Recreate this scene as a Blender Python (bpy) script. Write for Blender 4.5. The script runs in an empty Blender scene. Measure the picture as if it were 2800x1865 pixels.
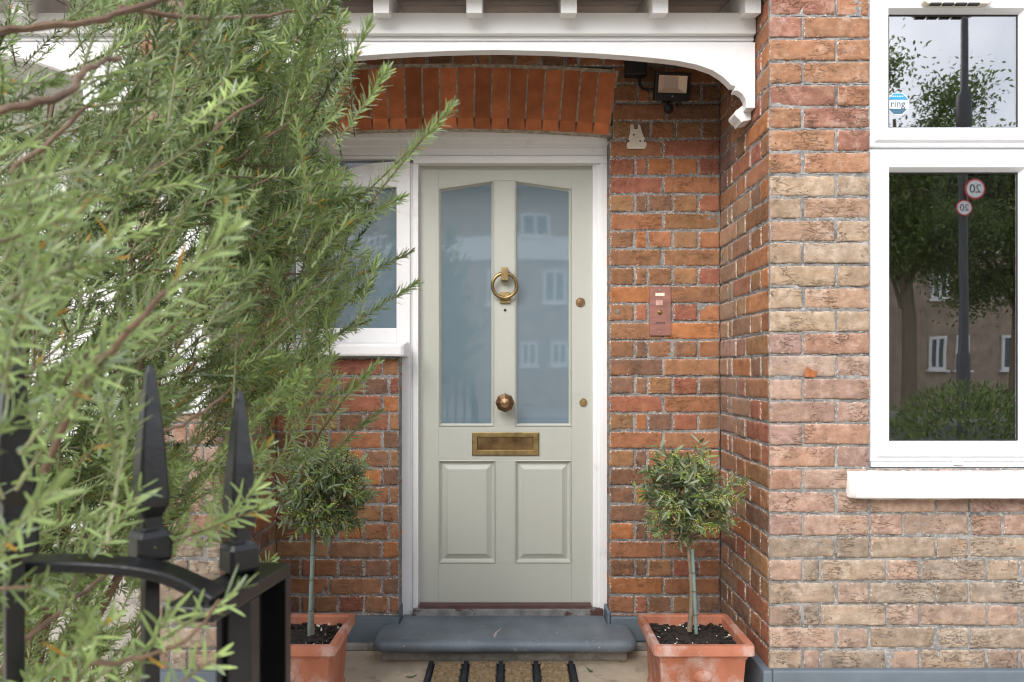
import bpy, bmesh, math, random
import numpy as np
from mathutils import Vector, Matrix, noise as mnoise

rnd = random.Random(7)
nrs = np.random.RandomState(11)
PI = math.pi
R = math.radians

# ------------------------------------------------------------------ camera, sky, sun, exposure
F = 2027.0          # focal length in pixels of the 2800 px wide photograph
CAMD = 3.1          # distance from the camera to the porch wall (plane y = 0)
H = 1.157           # lens height above the path
sc = bpy.context.scene
cam = bpy.data.cameras.new("camera")
cam.sensor_width = 36.0
cam.lens = 36.0 * F / 2800.0
cam.shift_y = (1012 - 932.5) / 2800.0
cam.clip_start = 0.05
cam.clip_end = 800
cam.dof.use_dof = True
cam.dof.focus_distance = 2.95
cam.dof.aperture_fstop = 6.8
camo = bpy.data.objects.new("camera", cam)
camo.location = (0, -CAMD, H)
camo.rotation_euler = (R(90), 0, 0)
sc.collection.objects.link(camo)
sc.camera = camo

SUN_ELEV, SUN_AZ = R(36), R(208)      # azimuth measured from +Y clockwise
wd = bpy.data.worlds.new("World")
sc.world = wd
wd.use_nodes = True
nt = wd.node_tree
nt.nodes.clear()
wo = nt.nodes.new("ShaderNodeOutputWorld")
bg = nt.nodes.new("ShaderNodeBackground")
sky = nt.nodes.new("ShaderNodeTexSky")
sky.sky_type = 'NISHITA'
sky.sun_disc = False
sky.sun_elevation = SUN_ELEV
sky.sun_rotation = SUN_AZ
sky.dust_density = 2.5
hs = nt.nodes.new("ShaderNodeHueSaturation")
hs.inputs['Saturation'].default_value = 0.6
nt.links.new(sky.outputs[0], hs.inputs['Color'])
# broken cloud over the blue
tcw = nt.nodes.new("ShaderNodeTexCoord")
cn = nt.nodes.new("ShaderNodeTexNoise"); cn.inputs['Scale'].default_value = 2.2; cn.inputs['Detail'].default_value = 6
cr = nt.nodes.new("ShaderNodeValToRGB")
cr.color_ramp.elements[0].position = .42; cr.color_ramp.elements[0].color = (0, 0, 0, 1)
cr.color_ramp.elements[1].position = .62; cr.color_ramp.elements[1].color = (1, 1, 1, 1)
nt.links.new(tcw.outputs['Generated'], cn.inputs['Vector'])
nt.links.new(cn.outputs[0], cr.inputs[0])
cm = nt.nodes.new("ShaderNodeMix"); cm.data_type = 'RGBA'
cm.inputs[7].default_value = (7.6, 7.8, 8.4, 1)
nt.links.new(cr.outputs[0], cm.inputs[0])
nt.links.new(hs.outputs[0], cm.inputs[6])
nt.links.new(cm.outputs[2], bg.inputs[0])
bg.inputs[1].default_value = 0.15
nt.links.new(bg.outputs[0], wo.inputs[0])

sl = bpy.data.lights.new("sun", 'SUN')
sl.energy = 1.2
sl.angle = R(35)
sl.color = (1.0, .97, .93)
so = bpy.data.objects.new("sun", sl)
so.rotation_euler = (R(90) - SUN_ELEV, 0, PI - SUN_AZ)
sc.collection.objects.link(so)

sc.view_settings.view_transform = 'Standard'
sc.view_settings.look = 'None'
sc.view_settings.gamma = 1
sc.view_settings.exposure = 1.15
sc.render.engine = 'CYCLES'
sc.cycles.filter_width = 1.05

# ------------------------------------------------------------------ helpers
def PX(px, d): return (px - 1400.0) * d / F
def PZ(py, d): return H - (py - 1012.0) * d / F
def P(px, py, d): return Vector((PX(px, d), d - CAMD, PZ(py, d)))

ORG = {}
def link(o): sc.collection.objects.link(o); return o

def thing(name, loc, label, cat, group=None):
    o = bpy.data.objects.new(name, None)
    o.empty_display_size = .1
    o.location = loc
    link(o)
    o['label'] = label; o['category'] = cat
    if group: o['group'] = group
    ORG[o] = Vector(loc)
    return o

def tag(o, label, cat, group=None):
    o['label'] = label; o['category'] = cat
    if group: o['group'] = group
    return o

class MB:
    """collects polygons, builds ONE mesh object"""
    def __init__(s): s.v = []; s.f = []; s.m = []; s.c = []
    def add(s, vs, fs, mi=0, col=(1, 1, 1, 0)):
        b = len(s.v)
        s.v += [tuple(v) for v in vs]
        s.f += [tuple(b + i for i in f) for f in fs]
        s.m += [mi] * len(fs)
        s.c += [col] * len(vs)
        return b
    def box(s, x0, x1, y0, y1, z0, z1, mi=0, col=(1, 1, 1, 0)):
        vs = [(x0, y0, z0), (x1, y0, z0), (x1, y1, z0), (x0, y1, z0), (x0, y0, z1), (x1, y0, z1), (x1, y1, z1), (x0, y1, z1)]
        s.add(vs, [(0, 3, 2, 1), (4, 5, 6, 7), (0, 1, 5, 4), (1, 2, 6, 5), (2, 3, 7, 6), (3, 0, 4, 7)], mi, col)
    def obox(s, c, ax, ay, az, mi=0):
        c = Vector(c); vs = []
        for sz in (-1, 1):
            for sx, sy in ((-1, -1), (1, -1), (1, 1), (-1, 1)):
                vs.append(c + Vector(ax) * sx + Vector(ay) * sy + Vector(az) * sz)
        s.add(vs, [(0, 3, 2, 1), (4, 5, 6, 7), (0, 1, 5, 4), (1, 2, 6, 5), (2, 3, 7, 6), (3, 0, 4, 7)], mi)
    def prism(s, pts, y0, y1, mi=0):
        """pts in (x, z), extruded along y"""
        n = len(pts)
        vs = [(x, y0, z) for x, z in pts] + [(x, y1, z) for x, z in pts]
        fs = [tuple(range(n)), tuple(range(2 * n - 1, n - 1, -1))]
        fs += [(i, i + n, (i + 1) % n + n, (i + 1) % n) for i in range(n)]
        s.add(vs, fs, mi)
    def loft(s, rings, cap0=False, cap1=True, mi=0):
        n = len(rings[0]); vs = [p for r in rings for p in r]; fs = []
        for k in range(len(rings) - 1):
            for i in range(n):
                j = (i + 1) % n
                fs.append((k * n + i, k * n + j, (k + 1) * n + j, (k + 1) * n + i))
        if cap0: fs.append(tuple(range(n - 1, -1, -1)))
        if cap1: b = (len(rings) - 1) * n; fs.append(tuple(range(b, b + n)))
        s.add(vs, fs, mi)
    def tube(s, pts, rad, n=8, mi=0, cap=True):
        pts = [Vector(p) for p in pts]
        if not hasattr(rad, '__len__'): rad = [rad] * len(pts)
        rings = []; prev = None
        for i, p in enumerate(pts):
            t = (pts[min(i + 1, len(pts) - 1)] - pts[max(i - 1, 0)]).normalized()
            a = prev if prev else (Vector((0, 0, 1)) if abs(t.z) < .9 else Vector((1, 0, 0)))
            u = (a - t * a.dot(t)).normalized(); w = t.cross(u); prev = u
            rings.append([p + (u * math.cos(2 * PI * k / n) + w * math.sin(2 * PI * k / n)) * rad[i] for k in range(n)])
        s.loft(rings, cap, cap, mi)
    def lathe(s, c, axis, prof, n=24, mi=0, cap=True):
        """prof: (radius, height along axis)"""
        c = Vector(c); ax = Vector(axis).normalized()
        u = ax.orthogonal().normalized(); w = ax.cross(u)
        rings = [[c + ax * h + (u * math.cos(2 * PI * k / n) + w * math.sin(2 * PI * k / n)) * r for k in range(n)] for r, h in prof]
        s.loft(rings, cap, cap, mi)
    def torus(s, c, axis, R0, r0, n=40, m=12, mi=0):
        c = Vector(c); ax = Vector(axis).normalized(); u = ax.orthogonal().normalized(); w = ax.cross(u)
        vs = []; fs = []
        for i in range(n):
            a = 2 * PI * i / n; d = u * math.cos(a) + w * math.sin(a)
            for j in range(m):
                b = 2 * PI * j / m
                vs.append(c + d * (R0 + r0 * math.cos(b)) + ax * r0 * math.sin(b))
        for i in range(n):
            for j in range(m):
                fs.append((i * m + j, ((i + 1) % n) * m + j, ((i + 1) % n) * m + (j + 1) % m, i * m + (j + 1) % m))
        s.add(vs, fs, mi)
    def build(s, name, mats, parent=None, smooth=False, bevel=0, seg=2, usecol=False, angle=35, recalc=True):
        me = bpy.data.meshes.new(name)
        org = ORG.get(parent, Vector((0, 0, 0)))
        arr = np.array(s.v, dtype=float) - np.array(org)
        me.from_pydata(arr.tolist(), [], s.f)
        if not isinstance(mats, (list, tuple)): mats = [mats]
        for m in mats: me.materials.append(m)
        me.polygons.foreach_set('material_index', s.m)
        if usecol:
            at = me.color_attributes.new('Col', 'FLOAT_COLOR', 'POINT')
            at.data.foreach_set('color', np.array(s.c, dtype=np.float32).ravel())
        o = bpy.data.objects.new(name, me)
        link(o)
        if parent: o.parent = parent
        ORG[o] = org
        bm = bmesh.new(); bm.from_mesh(me)
        if recalc: bmesh.ops.recalc_face_normals(bm, faces=bm.faces)
        if smooth:
            for f in bm.faces: f.smooth = True
            for e in bm.edges:
                if len(e.link_faces) == 2 and e.calc_face_angle(0) > R(angle): e.smooth = False
        bm.to_mesh(me); bm.free()
        if bevel:
            b = o.modifiers.new('bevel', 'BEVEL'); b.width = bevel; b.segments = seg; b.limit_method = 'ANGLE'; b.angle_limit = R(40)
        return o

def text_mesh(name, txt, size, mat, parent, loc, rot, extrude=.0006):
    cu = bpy.data.curves.new(name, 'FONT'); cu.body = txt; cu.size = size; cu.extrude = extrude
    cu.align_x = 'CENTER'; cu.align_y = 'CENTER'
    t = bpy.data.objects.new(name + '_curve', cu); link(t)
    bpy.context.view_layer.update()
    me = bpy.data.meshes.new_from_object(t.evaluated_get(bpy.context.evaluated_depsgraph_get()))
    bpy.data.objects.remove(t)
    me.materials.clear(); me.materials.append(mat)
    o = bpy.data.objects.new(name, me); link(o)
    if parent: o.parent = parent
    o.location = Vector(loc) - ORG.get(parent, Vector((0, 0, 0)))
    o.rotation_euler = rot
    return o

# ------------------------------------------------------------------ materials
def newmat(name):
    m = bpy.data.materials.new(name); m.use_nodes = True
    return m, m.node_tree, m.node_tree.nodes, m.node_tree.links, m.node_tree.nodes['Principled BSDF']

def N(ns, t, **kw):
    n = ns.new(t)
    for k, v in kw.items(): setattr(n, k, v)
    return n

def ramp(ns, p0, c0, p1, c1):
    r = ns.new('ShaderNodeValToRGB'); e = r.color_ramp.elements
    e[0].position = p0; e[0].color = c0 if len(c0) == 4 else (*c0, 1)
    e[1].position = p1; e[1].color = c1 if len(c1) == 4 else (*c1, 1)
    return r

def noise(ns, ls, scale, detail=4, rough=.55, coord=None, vscale=None):
    tc = ns.new('ShaderNodeTexCoord')
    n = ns.new('ShaderNodeTexNoise'); n.inputs['Scale'].default_value = scale
    n.inputs['Detail'].default_value = detail; n.inputs['Roughness'].default_value = rough
    src = tc.outputs['Object']
    if vscale:
        mp = ns.new('ShaderNodeMapping'); mp.inputs['Scale'].default_value = vscale
        ls.new(src, mp.inputs['Vector']); src = mp.outputs[0]
    ls.new(src, n.inputs['Vector'])
    return n

def mixc(ns, ls, fac, a, b, blend='MIX'):
    m = ns.new('ShaderNodeMix'); m.data_type = 'RGBA'; m.blend_type = blend
    for sock, val in ((0, fac), (6, a), (7, b)):
        if hasattr(val, 'links') or isinstance(val, bpy.types.NodeSocket): ls.new(val, m.inputs[sock])
        elif sock == 0: m.inputs[0].default_value = val
        else: m.inputs[sock].default_value = (*val, 1) if len(val) == 3 else val
    return m.outputs[2]

def bump(ns, ls, bs, h, strength, dist):
    b = ns.new('ShaderNodeBump'); b.inputs['Strength'].default_value = strength; b.inputs['Distance'].default_value = dist
    ls.new(h, b.inputs['Height']); ls.new(b.outputs[0], bs.inputs['Normal'])

def simple(name, base, rough=.5, metal=0, var=.12, vs=8, bs_=60, bstr=.15, bdist=.002, spec=.5, dirt=None, dscale=6, dpos=(.55, .8), vscale=None):
    m, t, ns, ls, b = newmat(name)
    n = noise(ns, ls, vs, 5, vscale=vscale)
    lo = tuple(c * (1 - var) for c in base); hi = tuple(min(1, c * (1 + var)) for c in base)
    r = ramp(ns, .3, lo, .7, hi); ls.new(n.outputs[0], r.inputs[0])
    col = r.outputs[0]
    if dirt:
        n2 = noise(ns, ls, dscale, 8, .65)
        r2 = ramp(ns, dpos[0], (0, 0, 0), dpos[1], (1, 1, 1)); ls.new(n2.outputs[0], r2.inputs[0])
        col = mixc(ns, ls, r2.outputs[0], col, dirt)
    ls.new(col, b.inputs['Base Color'])
    b.inputs['Roughness'].default_value = rough; b.inputs['Metallic'].default_value = metal
    b.inputs['Specular IOR Level'].default_value = spec
    if bstr:
        n3 = noise(ns, ls, bs_, 4); bump(ns, ls, b, n3.outputs[0], bstr, bdist)
    return m

def brick_mat(name, pale):
    m, t, ns, ls, b = newmat(name)
    a = N(ns, 'ShaderNodeVertexColor', layer_name='Col')
    # blotches inside a brick
    n1 = noise(ns, ls, 26, 7, .68)
    r1 = ramp(ns, .3, (.68, .66, .63), .72, (1.32, 1.3, 1.27)); ls.new(n1.outputs[0], r1.inputs[0])
    c = mixc(ns, ls, 1.0, a.outputs[0], r1.outputs[0], 'MULTIPLY')
    # firing streaks
    n2 = noise(ns, ls, 10, 5, .65, vscale=(1, 1, 2.2))
    r2 = ramp(ns, .52, (0, 0, 0), .7, (.6, .6, .6)); ls.new(n2.outputs[0], r2.inputs[0])
    c = mixc(ns, ls, r2.outputs[0], c, (.38, .17, .075) if not pale else (.42, .27, .17))
    # soot / grey weathering
    n5 = noise(ns, ls, 6.5, 7, .75)
    r5 = ramp(ns, .57, (0, 0, 0), .8, (.6, .6, .6)); ls.new(n5.outputs[0], r5.inputs[0])
    c = mixc(ns, ls, r5.outputs[0], c, (.15, .095, .06) if not pale else (.25, .2, .155))
    # shade of the clay's drag creases, painted into the colour as dark lines
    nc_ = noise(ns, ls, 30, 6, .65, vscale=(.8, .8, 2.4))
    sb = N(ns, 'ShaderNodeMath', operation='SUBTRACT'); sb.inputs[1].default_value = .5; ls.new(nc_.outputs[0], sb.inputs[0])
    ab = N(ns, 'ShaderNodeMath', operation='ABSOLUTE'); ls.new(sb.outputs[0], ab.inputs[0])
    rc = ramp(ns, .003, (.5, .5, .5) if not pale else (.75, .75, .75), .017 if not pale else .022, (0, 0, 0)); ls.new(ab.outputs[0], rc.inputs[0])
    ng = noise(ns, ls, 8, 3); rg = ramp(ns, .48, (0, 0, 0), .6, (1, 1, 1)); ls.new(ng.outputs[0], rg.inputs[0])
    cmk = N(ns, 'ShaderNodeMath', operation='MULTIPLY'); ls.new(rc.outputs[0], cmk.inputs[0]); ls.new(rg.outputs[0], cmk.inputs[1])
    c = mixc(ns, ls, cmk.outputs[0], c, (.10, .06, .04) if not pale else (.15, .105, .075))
    # lime specks and smears, more of them near the arrises
    n3 = noise(ns, ls, 105, 6, .75)
    ad = N(ns, 'ShaderNodeMath', operation='MULTIPLY_ADD'); ad.inputs[1].default_value = .18 if not pale else .14
    ls.new(a.outputs['Alpha'], ad.inputs[0]); ls.new(n3.outputs[0], ad.inputs[2])
    r3 = ramp(ns, .65, (0, 0, 0), .73, (.9, .9, .9)); ls.new(ad.outputs[0], r3.inputs[0])
    c = mixc(ns, ls, r3.outputs[0], c, (.62, .57, .51))
    n6 = noise(ns, ls, 21 if not pale else 13, 9, .8)
    r6 = ramp(ns, .58 if not pale else .52, (0, 0, 0), .78, (.65, .65, .65)); ls.new(n6.outputs[0], r6.inputs[0])
    c = mixc(ns, ls, r6.outputs[0], c, (.52, .45, .38) if not pale else (.58, .5, .43))
    # pits
    tc = ns.new('ShaderNodeTexCoord')
    v = N(ns, 'ShaderNodeTexVoronoi'); v.inputs['Scale'].default_value = 80
    ls.new(tc.outputs['Object'], v.inputs['Vector'])
    rp = ramp(ns, .10, (1, 1, 1), .2, (0, 0, 0)); ls.new(v.outputs['Distance'], rp.inputs[0])
    n7 = noise(ns, ls, 16, 3); r7 = ramp(ns, .55, (0, 0, 0), .63, (.9, .9, .9)); ls.new(n7.outputs[0], r7.inputs[0])
    pm = N(ns, 'ShaderNodeMath', operation='MULTIPLY'); ls.new(rp.outputs[0], pm.inputs[0]); ls.new(r7.outputs[0], pm.inputs[1])
    c = mixc(ns, ls, pm.outputs[0], c, (.04, .026, .02))
    ls.new(c, b.inputs['Base Color'])
    b.inputs['Roughness'].default_value = .88
    b.inputs['Specular IOR Level'].default_value = .2
    n4 = noise(ns, ls, 60, 8, .75, vscale=(1, 1, 1.6))
    s1 = N(ns, 'ShaderNodeMath', operation='SUBTRACT'); ls.new(n4.outputs[0], s1.inputs[0]); ls.new(pm.outputs[0], s1.inputs[1])
    s2 = N(ns, 'ShaderNodeMath', operation='SUBTRACT'); ls.new(s1.outputs[0], s2.inputs[0]); ls.new(cmk.outputs[0], s2.inputs[1])
    bump(ns, ls, b, s2.outputs[0], .75, .0045 if not pale else .006)
    return m

def mortar_mat():
    m, t, ns, ls, b = newmat('lime mortar')
    n1 = noise(ns, ls, 14, 7, .7)
    r1 = ramp(ns, .34, (.10, .1, .1), .66, (.31, .305, .295)); ls.new(n1.outputs[0], r1.inputs[0])
    n2 = noise(ns, ls, 90, 4, .7)
    r2 = ramp(ns, .54, (0, 0, 0), .7, (.8, .8, .8)); ls.new(n2.outputs[0], r2.inputs[0])
    c = mixc(ns, ls, r2.outputs[0], r1.outputs[0], (.58, .55, .51))
    ls.new(c, b.inputs['Base Color']); b.inputs['Roughness'].default_value = .95
    bump(ns, ls, b, n2.outputs[0], .8, .004)
    return m

M = {}
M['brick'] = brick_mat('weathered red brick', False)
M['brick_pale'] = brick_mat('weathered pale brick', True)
M['mortar'] = mortar_mat()
M['rubbed'] = simple('rubbed red brick', (.56, .185, .078), .8, var=.22, vs=14, bs_=120, bstr=.35, bdist=.002, spec=.25, dirt=(.42, .3, .22), dscale=45, dpos=(.66, .82))
M['white'] = simple('white gloss paint', (.785, .785, .79), .38, var=.03, vs=5, bs_=35, bstr=.12, bdist=.003, dirt=(.52, .48, .42), dscale=9, dpos=(.6, .9), vscale=(1, 1, 1))
M['upvc'] = simple('white plastic', (.76, .77, .795), .28, var=.015, vs=3, bstr=0)
M['stonewhite'] = simple('white painted stone', (.82, .82, .82), .5, var=.04, vs=10, bs_=30, bstr=.35, bdist=.006, dirt=(.66, .63, .58), dscale=9, dpos=(.62, .85))
M['sage'] = simple('sage green paint', (.455, .468, .415), .34, var=.025, vs=4, bs_=140, bstr=.1, bdist=.001, vscale=(1, 1, .15), dirt=(.36, .365, .32), dscale=8, dpos=(.62, .95))
M['step'] = simple('slate blue floor paint', (.125, .152, .178), .42, var=.28, vs=7, bs_=60, bstr=.45, bdist=.003, dirt=(.42, .38, .36), dscale=42, dpos=(.645, .69))
M['plinth'] = simple('slate blue masonry paint', (.115, .145, .172), .5, var=.12, vs=9, bs_=40, bstr=.4, bdist=.003)
M['concrete'] = simple('weathered concrete', (.32, .3, .27), .9, var=.35, vs=9, bs_=60, bstr=.7, bdist=.005, dirt=(.07, .065, .055), dscale=12, dpos=(.5, .75))
M['thresh'] = simple('worn grey threshold', (.2, .195, .19), .85, var=.35, vs=24, bs_=90, bstr=.6, bdist=.003, dirt=(.08, .035, .03), dscale=9, dpos=(.56, .6))
M['oxide'] = simple('brown oxide paint', (.1, .05, .045), .6, var=.2, vs=20)
M['paving'] = simple('sandstone paving', (.47, .39, .29), .85, var=.2, vs=6, bs_=50, bstr=.5, bdist=.004, dirt=(.2, .16, .12), dscale=10, dpos=(.55, .75))
M['brass'] = simple('aged brass', (.34, .25, .115), .42, 1, var=.3, vs=30, bs_=80, bstr=.1, bdist=.001)
M['bronze'] = simple('aged bronze', (.33, .21, .12), .38, 1, var=.35, vs=30, bs_=80, bstr=.1, bdist=.001)
M['darkbrass'] = simple('dull brass flap', (.26, .17, .085), .3, 1, var=.5, vs=14, bs_=40, bstr=.1)
M['copper'] = simple('pink copper plate', (.30, .145, .115), .46, .4, var=.22, vs=18, bs_=80, bstr=.15, vscale=(1, 1, 3))
M['screw'] = simple('steel screw', (.5, .42, .38), .4, 1)
M['iron'] = simple('black painted iron', (.0075, .0073, .008), .28, var=.3, vs=30, bs_=55, bstr=.3, bdist=.002, spec=.55)
M['blackplastic'] = simple('black plastic', (.012, .012, .013), .45, var=.2)
M['reflector'] = simple('peach reflector', (.92, .72, .58), .4, 0, var=.04)
M['ledpanel'] = simple('led panel', (.6, .5, .46), .4, 0, var=.06, vs=60)
M['cream'] = simple('cream plastic', (.7, .66, .55), .45, var=.05)
M['terracotta'] = simple('terracotta', (.37, .14, .083), .8, var=.26, vs=7, bs_=90, bstr=.4, bdist=.002, spec=.25, dirt=(.52, .4, .36), dscale=10, dpos=(.48, .7), vscale=(1, 1, .35))
M['soil'] = simple('potting soil', (.022, .015, .011), .95, var=.7, vs=60, bs_=160, bstr=1, bdist=.006)
M['perlite'] = simple('perlite', (.6, .57, .5), .8)
M['coir'] = simple('coir bristle', (.25, .175, .095), .95, var=.4, vs=90, bs_=260, bstr=1, bdist=.004)
M['rubber'] = simple('black rubber', (.022, .025, .03), .6, var=.2, bs_=150, bstr=.3)
M['cane'] = simple('grey green cane', (.17, .235, .215), .5, var=.12, vs=20)
M['bark'] = simple('grey bark', (.2, .155, .105), .85, var=.3, vs=30, bs_=120, bstr=.6, bdist=.002)
M['wood_r'] = simple('rosemary wood', (.15, .095, .062), .85, var=.4, vs=25, bs_=120, bstr=.9, bdist=.003)
M['asphalt'] = simple('asphalt', (.09, .09, .092), .9, var=.2, vs=20, bs_=200, bstr=.5)
M['garden'] = simple('garden gravel', (.42, .38, .31), .95, var=.4, vs=40, bs_=120, bstr=1, bdist=.01)
M['curtain'] = simple('beige curtain', (.82, .79, .66), .8, var=.06)
M['roomwall'] = simple('dim room wall', (.68, .67, .61), .9)
M['oppbrick'] = simple('far brick', (.36, .28, .21), .85, var=.3, vs=3, bs_=20, bstr=.3)
M['oppwhite'] = simple('far white render', (.8, .79, .77), .6, var=.03)
M['slate'] = simple('slate roof', (.09, .09, .1), .6, var=.2, vs=6)
M['signred'] = simple('sign red', (.55, .02, .03), .4, var=.02)
M['signwhite'] = simple('sign white', (.8, .8, .8), .4, var=.02)
M['ink'] = simple('black ink', (.015, .015, .015), .5)
M['stickblue'] = simple('sticker blue', (.04, .3, .55), .4, var=.03)
M['stickwhite'] = simple('sticker white', (.72, .76, .76), .4, var=.03)
M['stickdark'] = simple('sticker dark', (.05, .13, .2), .4, var=.03)
M['sticktxt'] = simple('sticker grey', (.09, .12, .14), .4, var=.03)
M['lamppost'] = simple('dark grey paint', (.05, .05, .055), .5)
M['leadgrey'] = simple('grey painted boards', (.62, .59, .55), .6, var=.1, vs=6, bs_=40, bstr=.3, vscale=(1, 1, 1))
M['fleck'] = simple('dead leaf', (.28, .2, .1), .8)

def glass_mat():
    m, t, ns, ls, b = newmat('window glass')
    ns.remove(b); out = ns['Material Output']
    tr = N(ns, 'ShaderNodeBsdfTransparent'); tr.inputs[0].default_value = (.82, .9, .86, 1)
    gl = N(ns, 'ShaderNodeBsdfGlossy'); gl.inputs['Roughness'].default_value = .012
    fr = N(ns, 'ShaderNodeFresnel'); fr.inputs[0].default_value = 4.8
    mx = N(ns, 'ShaderNodeMixShader')
    nn = noise(ns, ls, 2.2, 1)
    bp = N(ns, 'ShaderNodeBump'); bp.inputs['Strength'].default_value = .06; bp.inputs['Distance'].default_value = .01
    ls.new(nn.outputs[0], bp.inputs['Height']); ls.new(bp.outputs[0], gl.inputs['Normal'])
    ls.new(fr.outputs[0], mx.inputs[0]); ls.new(tr.outputs[0], mx.inputs[1]); ls.new(gl.outputs[0], mx.inputs[2])
    ls.new(mx.outputs[0], out.inputs[0])
    return m
M['glass'] = glass_mat()
def frosted_mat():
    m, t, ns, ls, b = newmat('frosted blue glass')
    b.inputs['Base Color'].default_value = (.15, .21, .255, 1)
    b.inputs['Roughness'].default_value = .035
    b.inputs['IOR'].default_value = 2.5
    nn = noise(ns, ls, 1.6, 1); bump(ns, ls, b, nn.outputs[0], .1, .01)
    return m
M['frosted'] = frosted_mat()

def leaf_mat(name, tint=(1, 1, 1), trans=.35, rough=.45, back=None):
    m, t, ns, ls, b = newmat(name)
    a = N(ns, 'ShaderNodeVertexColor', layer_name='Col')
    col = a.outputs[0]
    if back:
        g = N(ns, 'ShaderNodeNewGeometry')
        col = mixc(ns, ls, g.outputs['Backfacing'], col, back)
    ls.new(col, b.inputs['Base Color'])
    b.inputs['Roughness'].default_value = rough; b.inputs['Specular IOR Level'].default_value = .4
    tl = N(ns, 'ShaderNodeBsdfTranslucent'); ls.new(col, tl.inputs[0])
    mx = N(ns, 'ShaderNodeMixShader'); mx.inputs[0].default_value = trans
    ls.new(b.outputs[0], mx.inputs[1]); ls.new(tl.outputs[0], mx.inputs[2])
    ls.new(mx.outputs[0], ns['Material Output'].inputs[0])
    return m
M['rosemary'] = leaf_mat('rosemary leaf', trans=.28, rough=.33)
M['olive'] = leaf_mat('olive leaf', trans=.2, rough=.42)
M['treeleaf'] = leaf_mat('tree leaf', trans=.5, rough=.5)

def leaf_object(name, mat, parent, base, dirs, nrm, L, W, curve, col, prof):
    """many small leaf blades in one mesh; prof: list of (t, width factor)"""
    base = np.asarray(base, float); dirs = np.asarray(dirs, float); nrm = np.asarray(nrm, float)
    dirs /= np.linalg.norm(dirs, axis=1)[:, None] + 1e-9
    nrm = nrm - dirs * (nrm * dirs).sum(1)[:, None]
    nrm /= np.linalg.norm(nrm, axis=1)[:, None] + 1e-9
    side = np.cross(dirs, nrm)
    n = len(base); k = len(prof)
    V = np.zeros((n, k, 2, 3))
    for i, (t, w) in enumerate(prof):
        c = base + dirs * (L * t)[:, None] + nrm * (curve * L * t * t)[:, None]
        V[:, i, 0] = c - side * (W * w * .5)[:, None]
        V[:, i, 1] = c + side * (W * w * .5)[:, None]
    V = V.reshape(-1, 3) - np.array(ORG.get(parent, Vector((0, 0, 0))))
    off = (np.arange(n) * k * 2)[:, None, None]
    q = np.array([[2 * i, 2 * i + 1, 2 * i + 3, 2 * i + 2] for i in range(k - 1)])[None]
    Fq = (off + q).reshape(-1, 4)
    me = bpy.data.meshes.new(name)
    me.vertices.add(len(V)); me.vertices.foreach_set('co', V.ravel())
    me.loops.add(Fq.size); me.loops.foreach_set('vertex_index', Fq.ravel().astype(np.int32))
    me.polygons.add(len(Fq)); me.polygons.foreach_set('loop_start', np.arange(0, Fq.size, 4, dtype=np.int32))
    me.update(calc_edges=True)
    me.polygons.foreach_set('use_smooth', np.ones(len(Fq), dtype=bool))
    at = me.color_attributes.new('Col', 'FLOAT_COLOR', 'POINT')
    c4 = np.ones((n, k * 2, 4), np.float32); c4[:, :, :3] = np.asarray(col, np.float32)[:, None, :]
    at.data.foreach_set('color', c4.ravel())
    me.materials.append(mat)
    me.validate()
    o = bpy.data.objects.new(name, me); link(o)
    if parent: o.parent = parent
    ORG[o] = ORG.get(parent, Vector((0, 0, 0)))
    return o

# ------------------------------------------------------------------ setting: ground, path, road
def structure(o): o['kind'] = 'structure'; return o
g = MB(); g.box(-300, 300, -300, 300, -.4, -.012); structure(g.build('ground', M['garden']))
g = MB()
for i, (x0, x1) in enumerate(((-1.25, -.862), (-.855, .7), (.707, 1.2))):
    for j, (y0, y1) in enumerate(((-.75, .0), (-1.55, -.756), (-2.4, -1.556), (-3.4, -2.406))):
        g.box(x0, x1, y0, y1, -.03, 0.0 + rnd.uniform(-.0015, .0015))
structure(g.build('path', M['paving'], bevel=.004))
g = MB(); g.box(-60, 60, -6.4, -4.0, -.02, .0); structure(g.build('pavement', M['concrete'], bevel=.02))
g = MB(); g.box(-60, 60, -13.6, -6.4, -.3, -.008); structure(g.build('road', M['asphalt']))
g = MB(); g.box(-60, 60, -16.2, -13.6, -.02, .1); structure(g.build('pavement', M['concrete'], bevel=.02))

# ------------------------------------------------------------------ the house
house = thing('brick_house', (0, 0, 0), 'red brick house with sage green front door, white porch canopy and white bay window', 'house')
CH = .0763; CZ0 = .0625           # brick course height and phase
BX = .8695                        # x of the bay's side wall
BY = -.6                          # y of the bay front
PALX = -.987; PALX0 = -1.264      # pier between the two porches

def pal_porch(u, z, r):
    return r.choice([(.31, .145, .08), (.30, .14, .075), (.30, .12, .075), (.26, .135, .075), (.22, .12, .075), (.38, .16, .07), (.29, .115, .08), (.20, .115, .08), (.30, .175, .095), (.28, .155, .08), (.33, .15, .08), (.29, .15, .085)])
def pal_bay(u, z, r):
    if z > 1.83: return r.choice([(.35, .185, .11), (.33, .165, .10), (.31, .15, .11), (.36, .195, .115), (.23, .145, .125), (.33, .175, .105)])
    if z > 1.25: return r.choice([(.37, .285, .205), (.36, .27, .19), (.35, .26, .185), (.34, .265, .2), (.36, .24, .17), (.38, .29, .21)])
    if z > .62: return r.choice([(.35, .245, .195), (.34, .225, .18), (.36, .255, .2), (.32, .24, .195), (.36, .215, .155), (.33, .22, .185)])
    return r.choice([(.33, .26, .2), (.31, .25, .195), (.31, .23, .185), (.34, .24, .19), (.28, .23, .185), (.33, .27, .21)])
def pal_return(u, z, r):
    # paler towards the street corner
    t = min(1, max(0, 1 - (u + .0) / .45 + r.uniform(-.3, .3)))
    a = pal_porch(u, z, r); b = pal_bay(u, z, r)
    if z < .9: t *= .35
    return tuple(a[i] * (1 - t) + b[i] * t for i in range(3))

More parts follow.
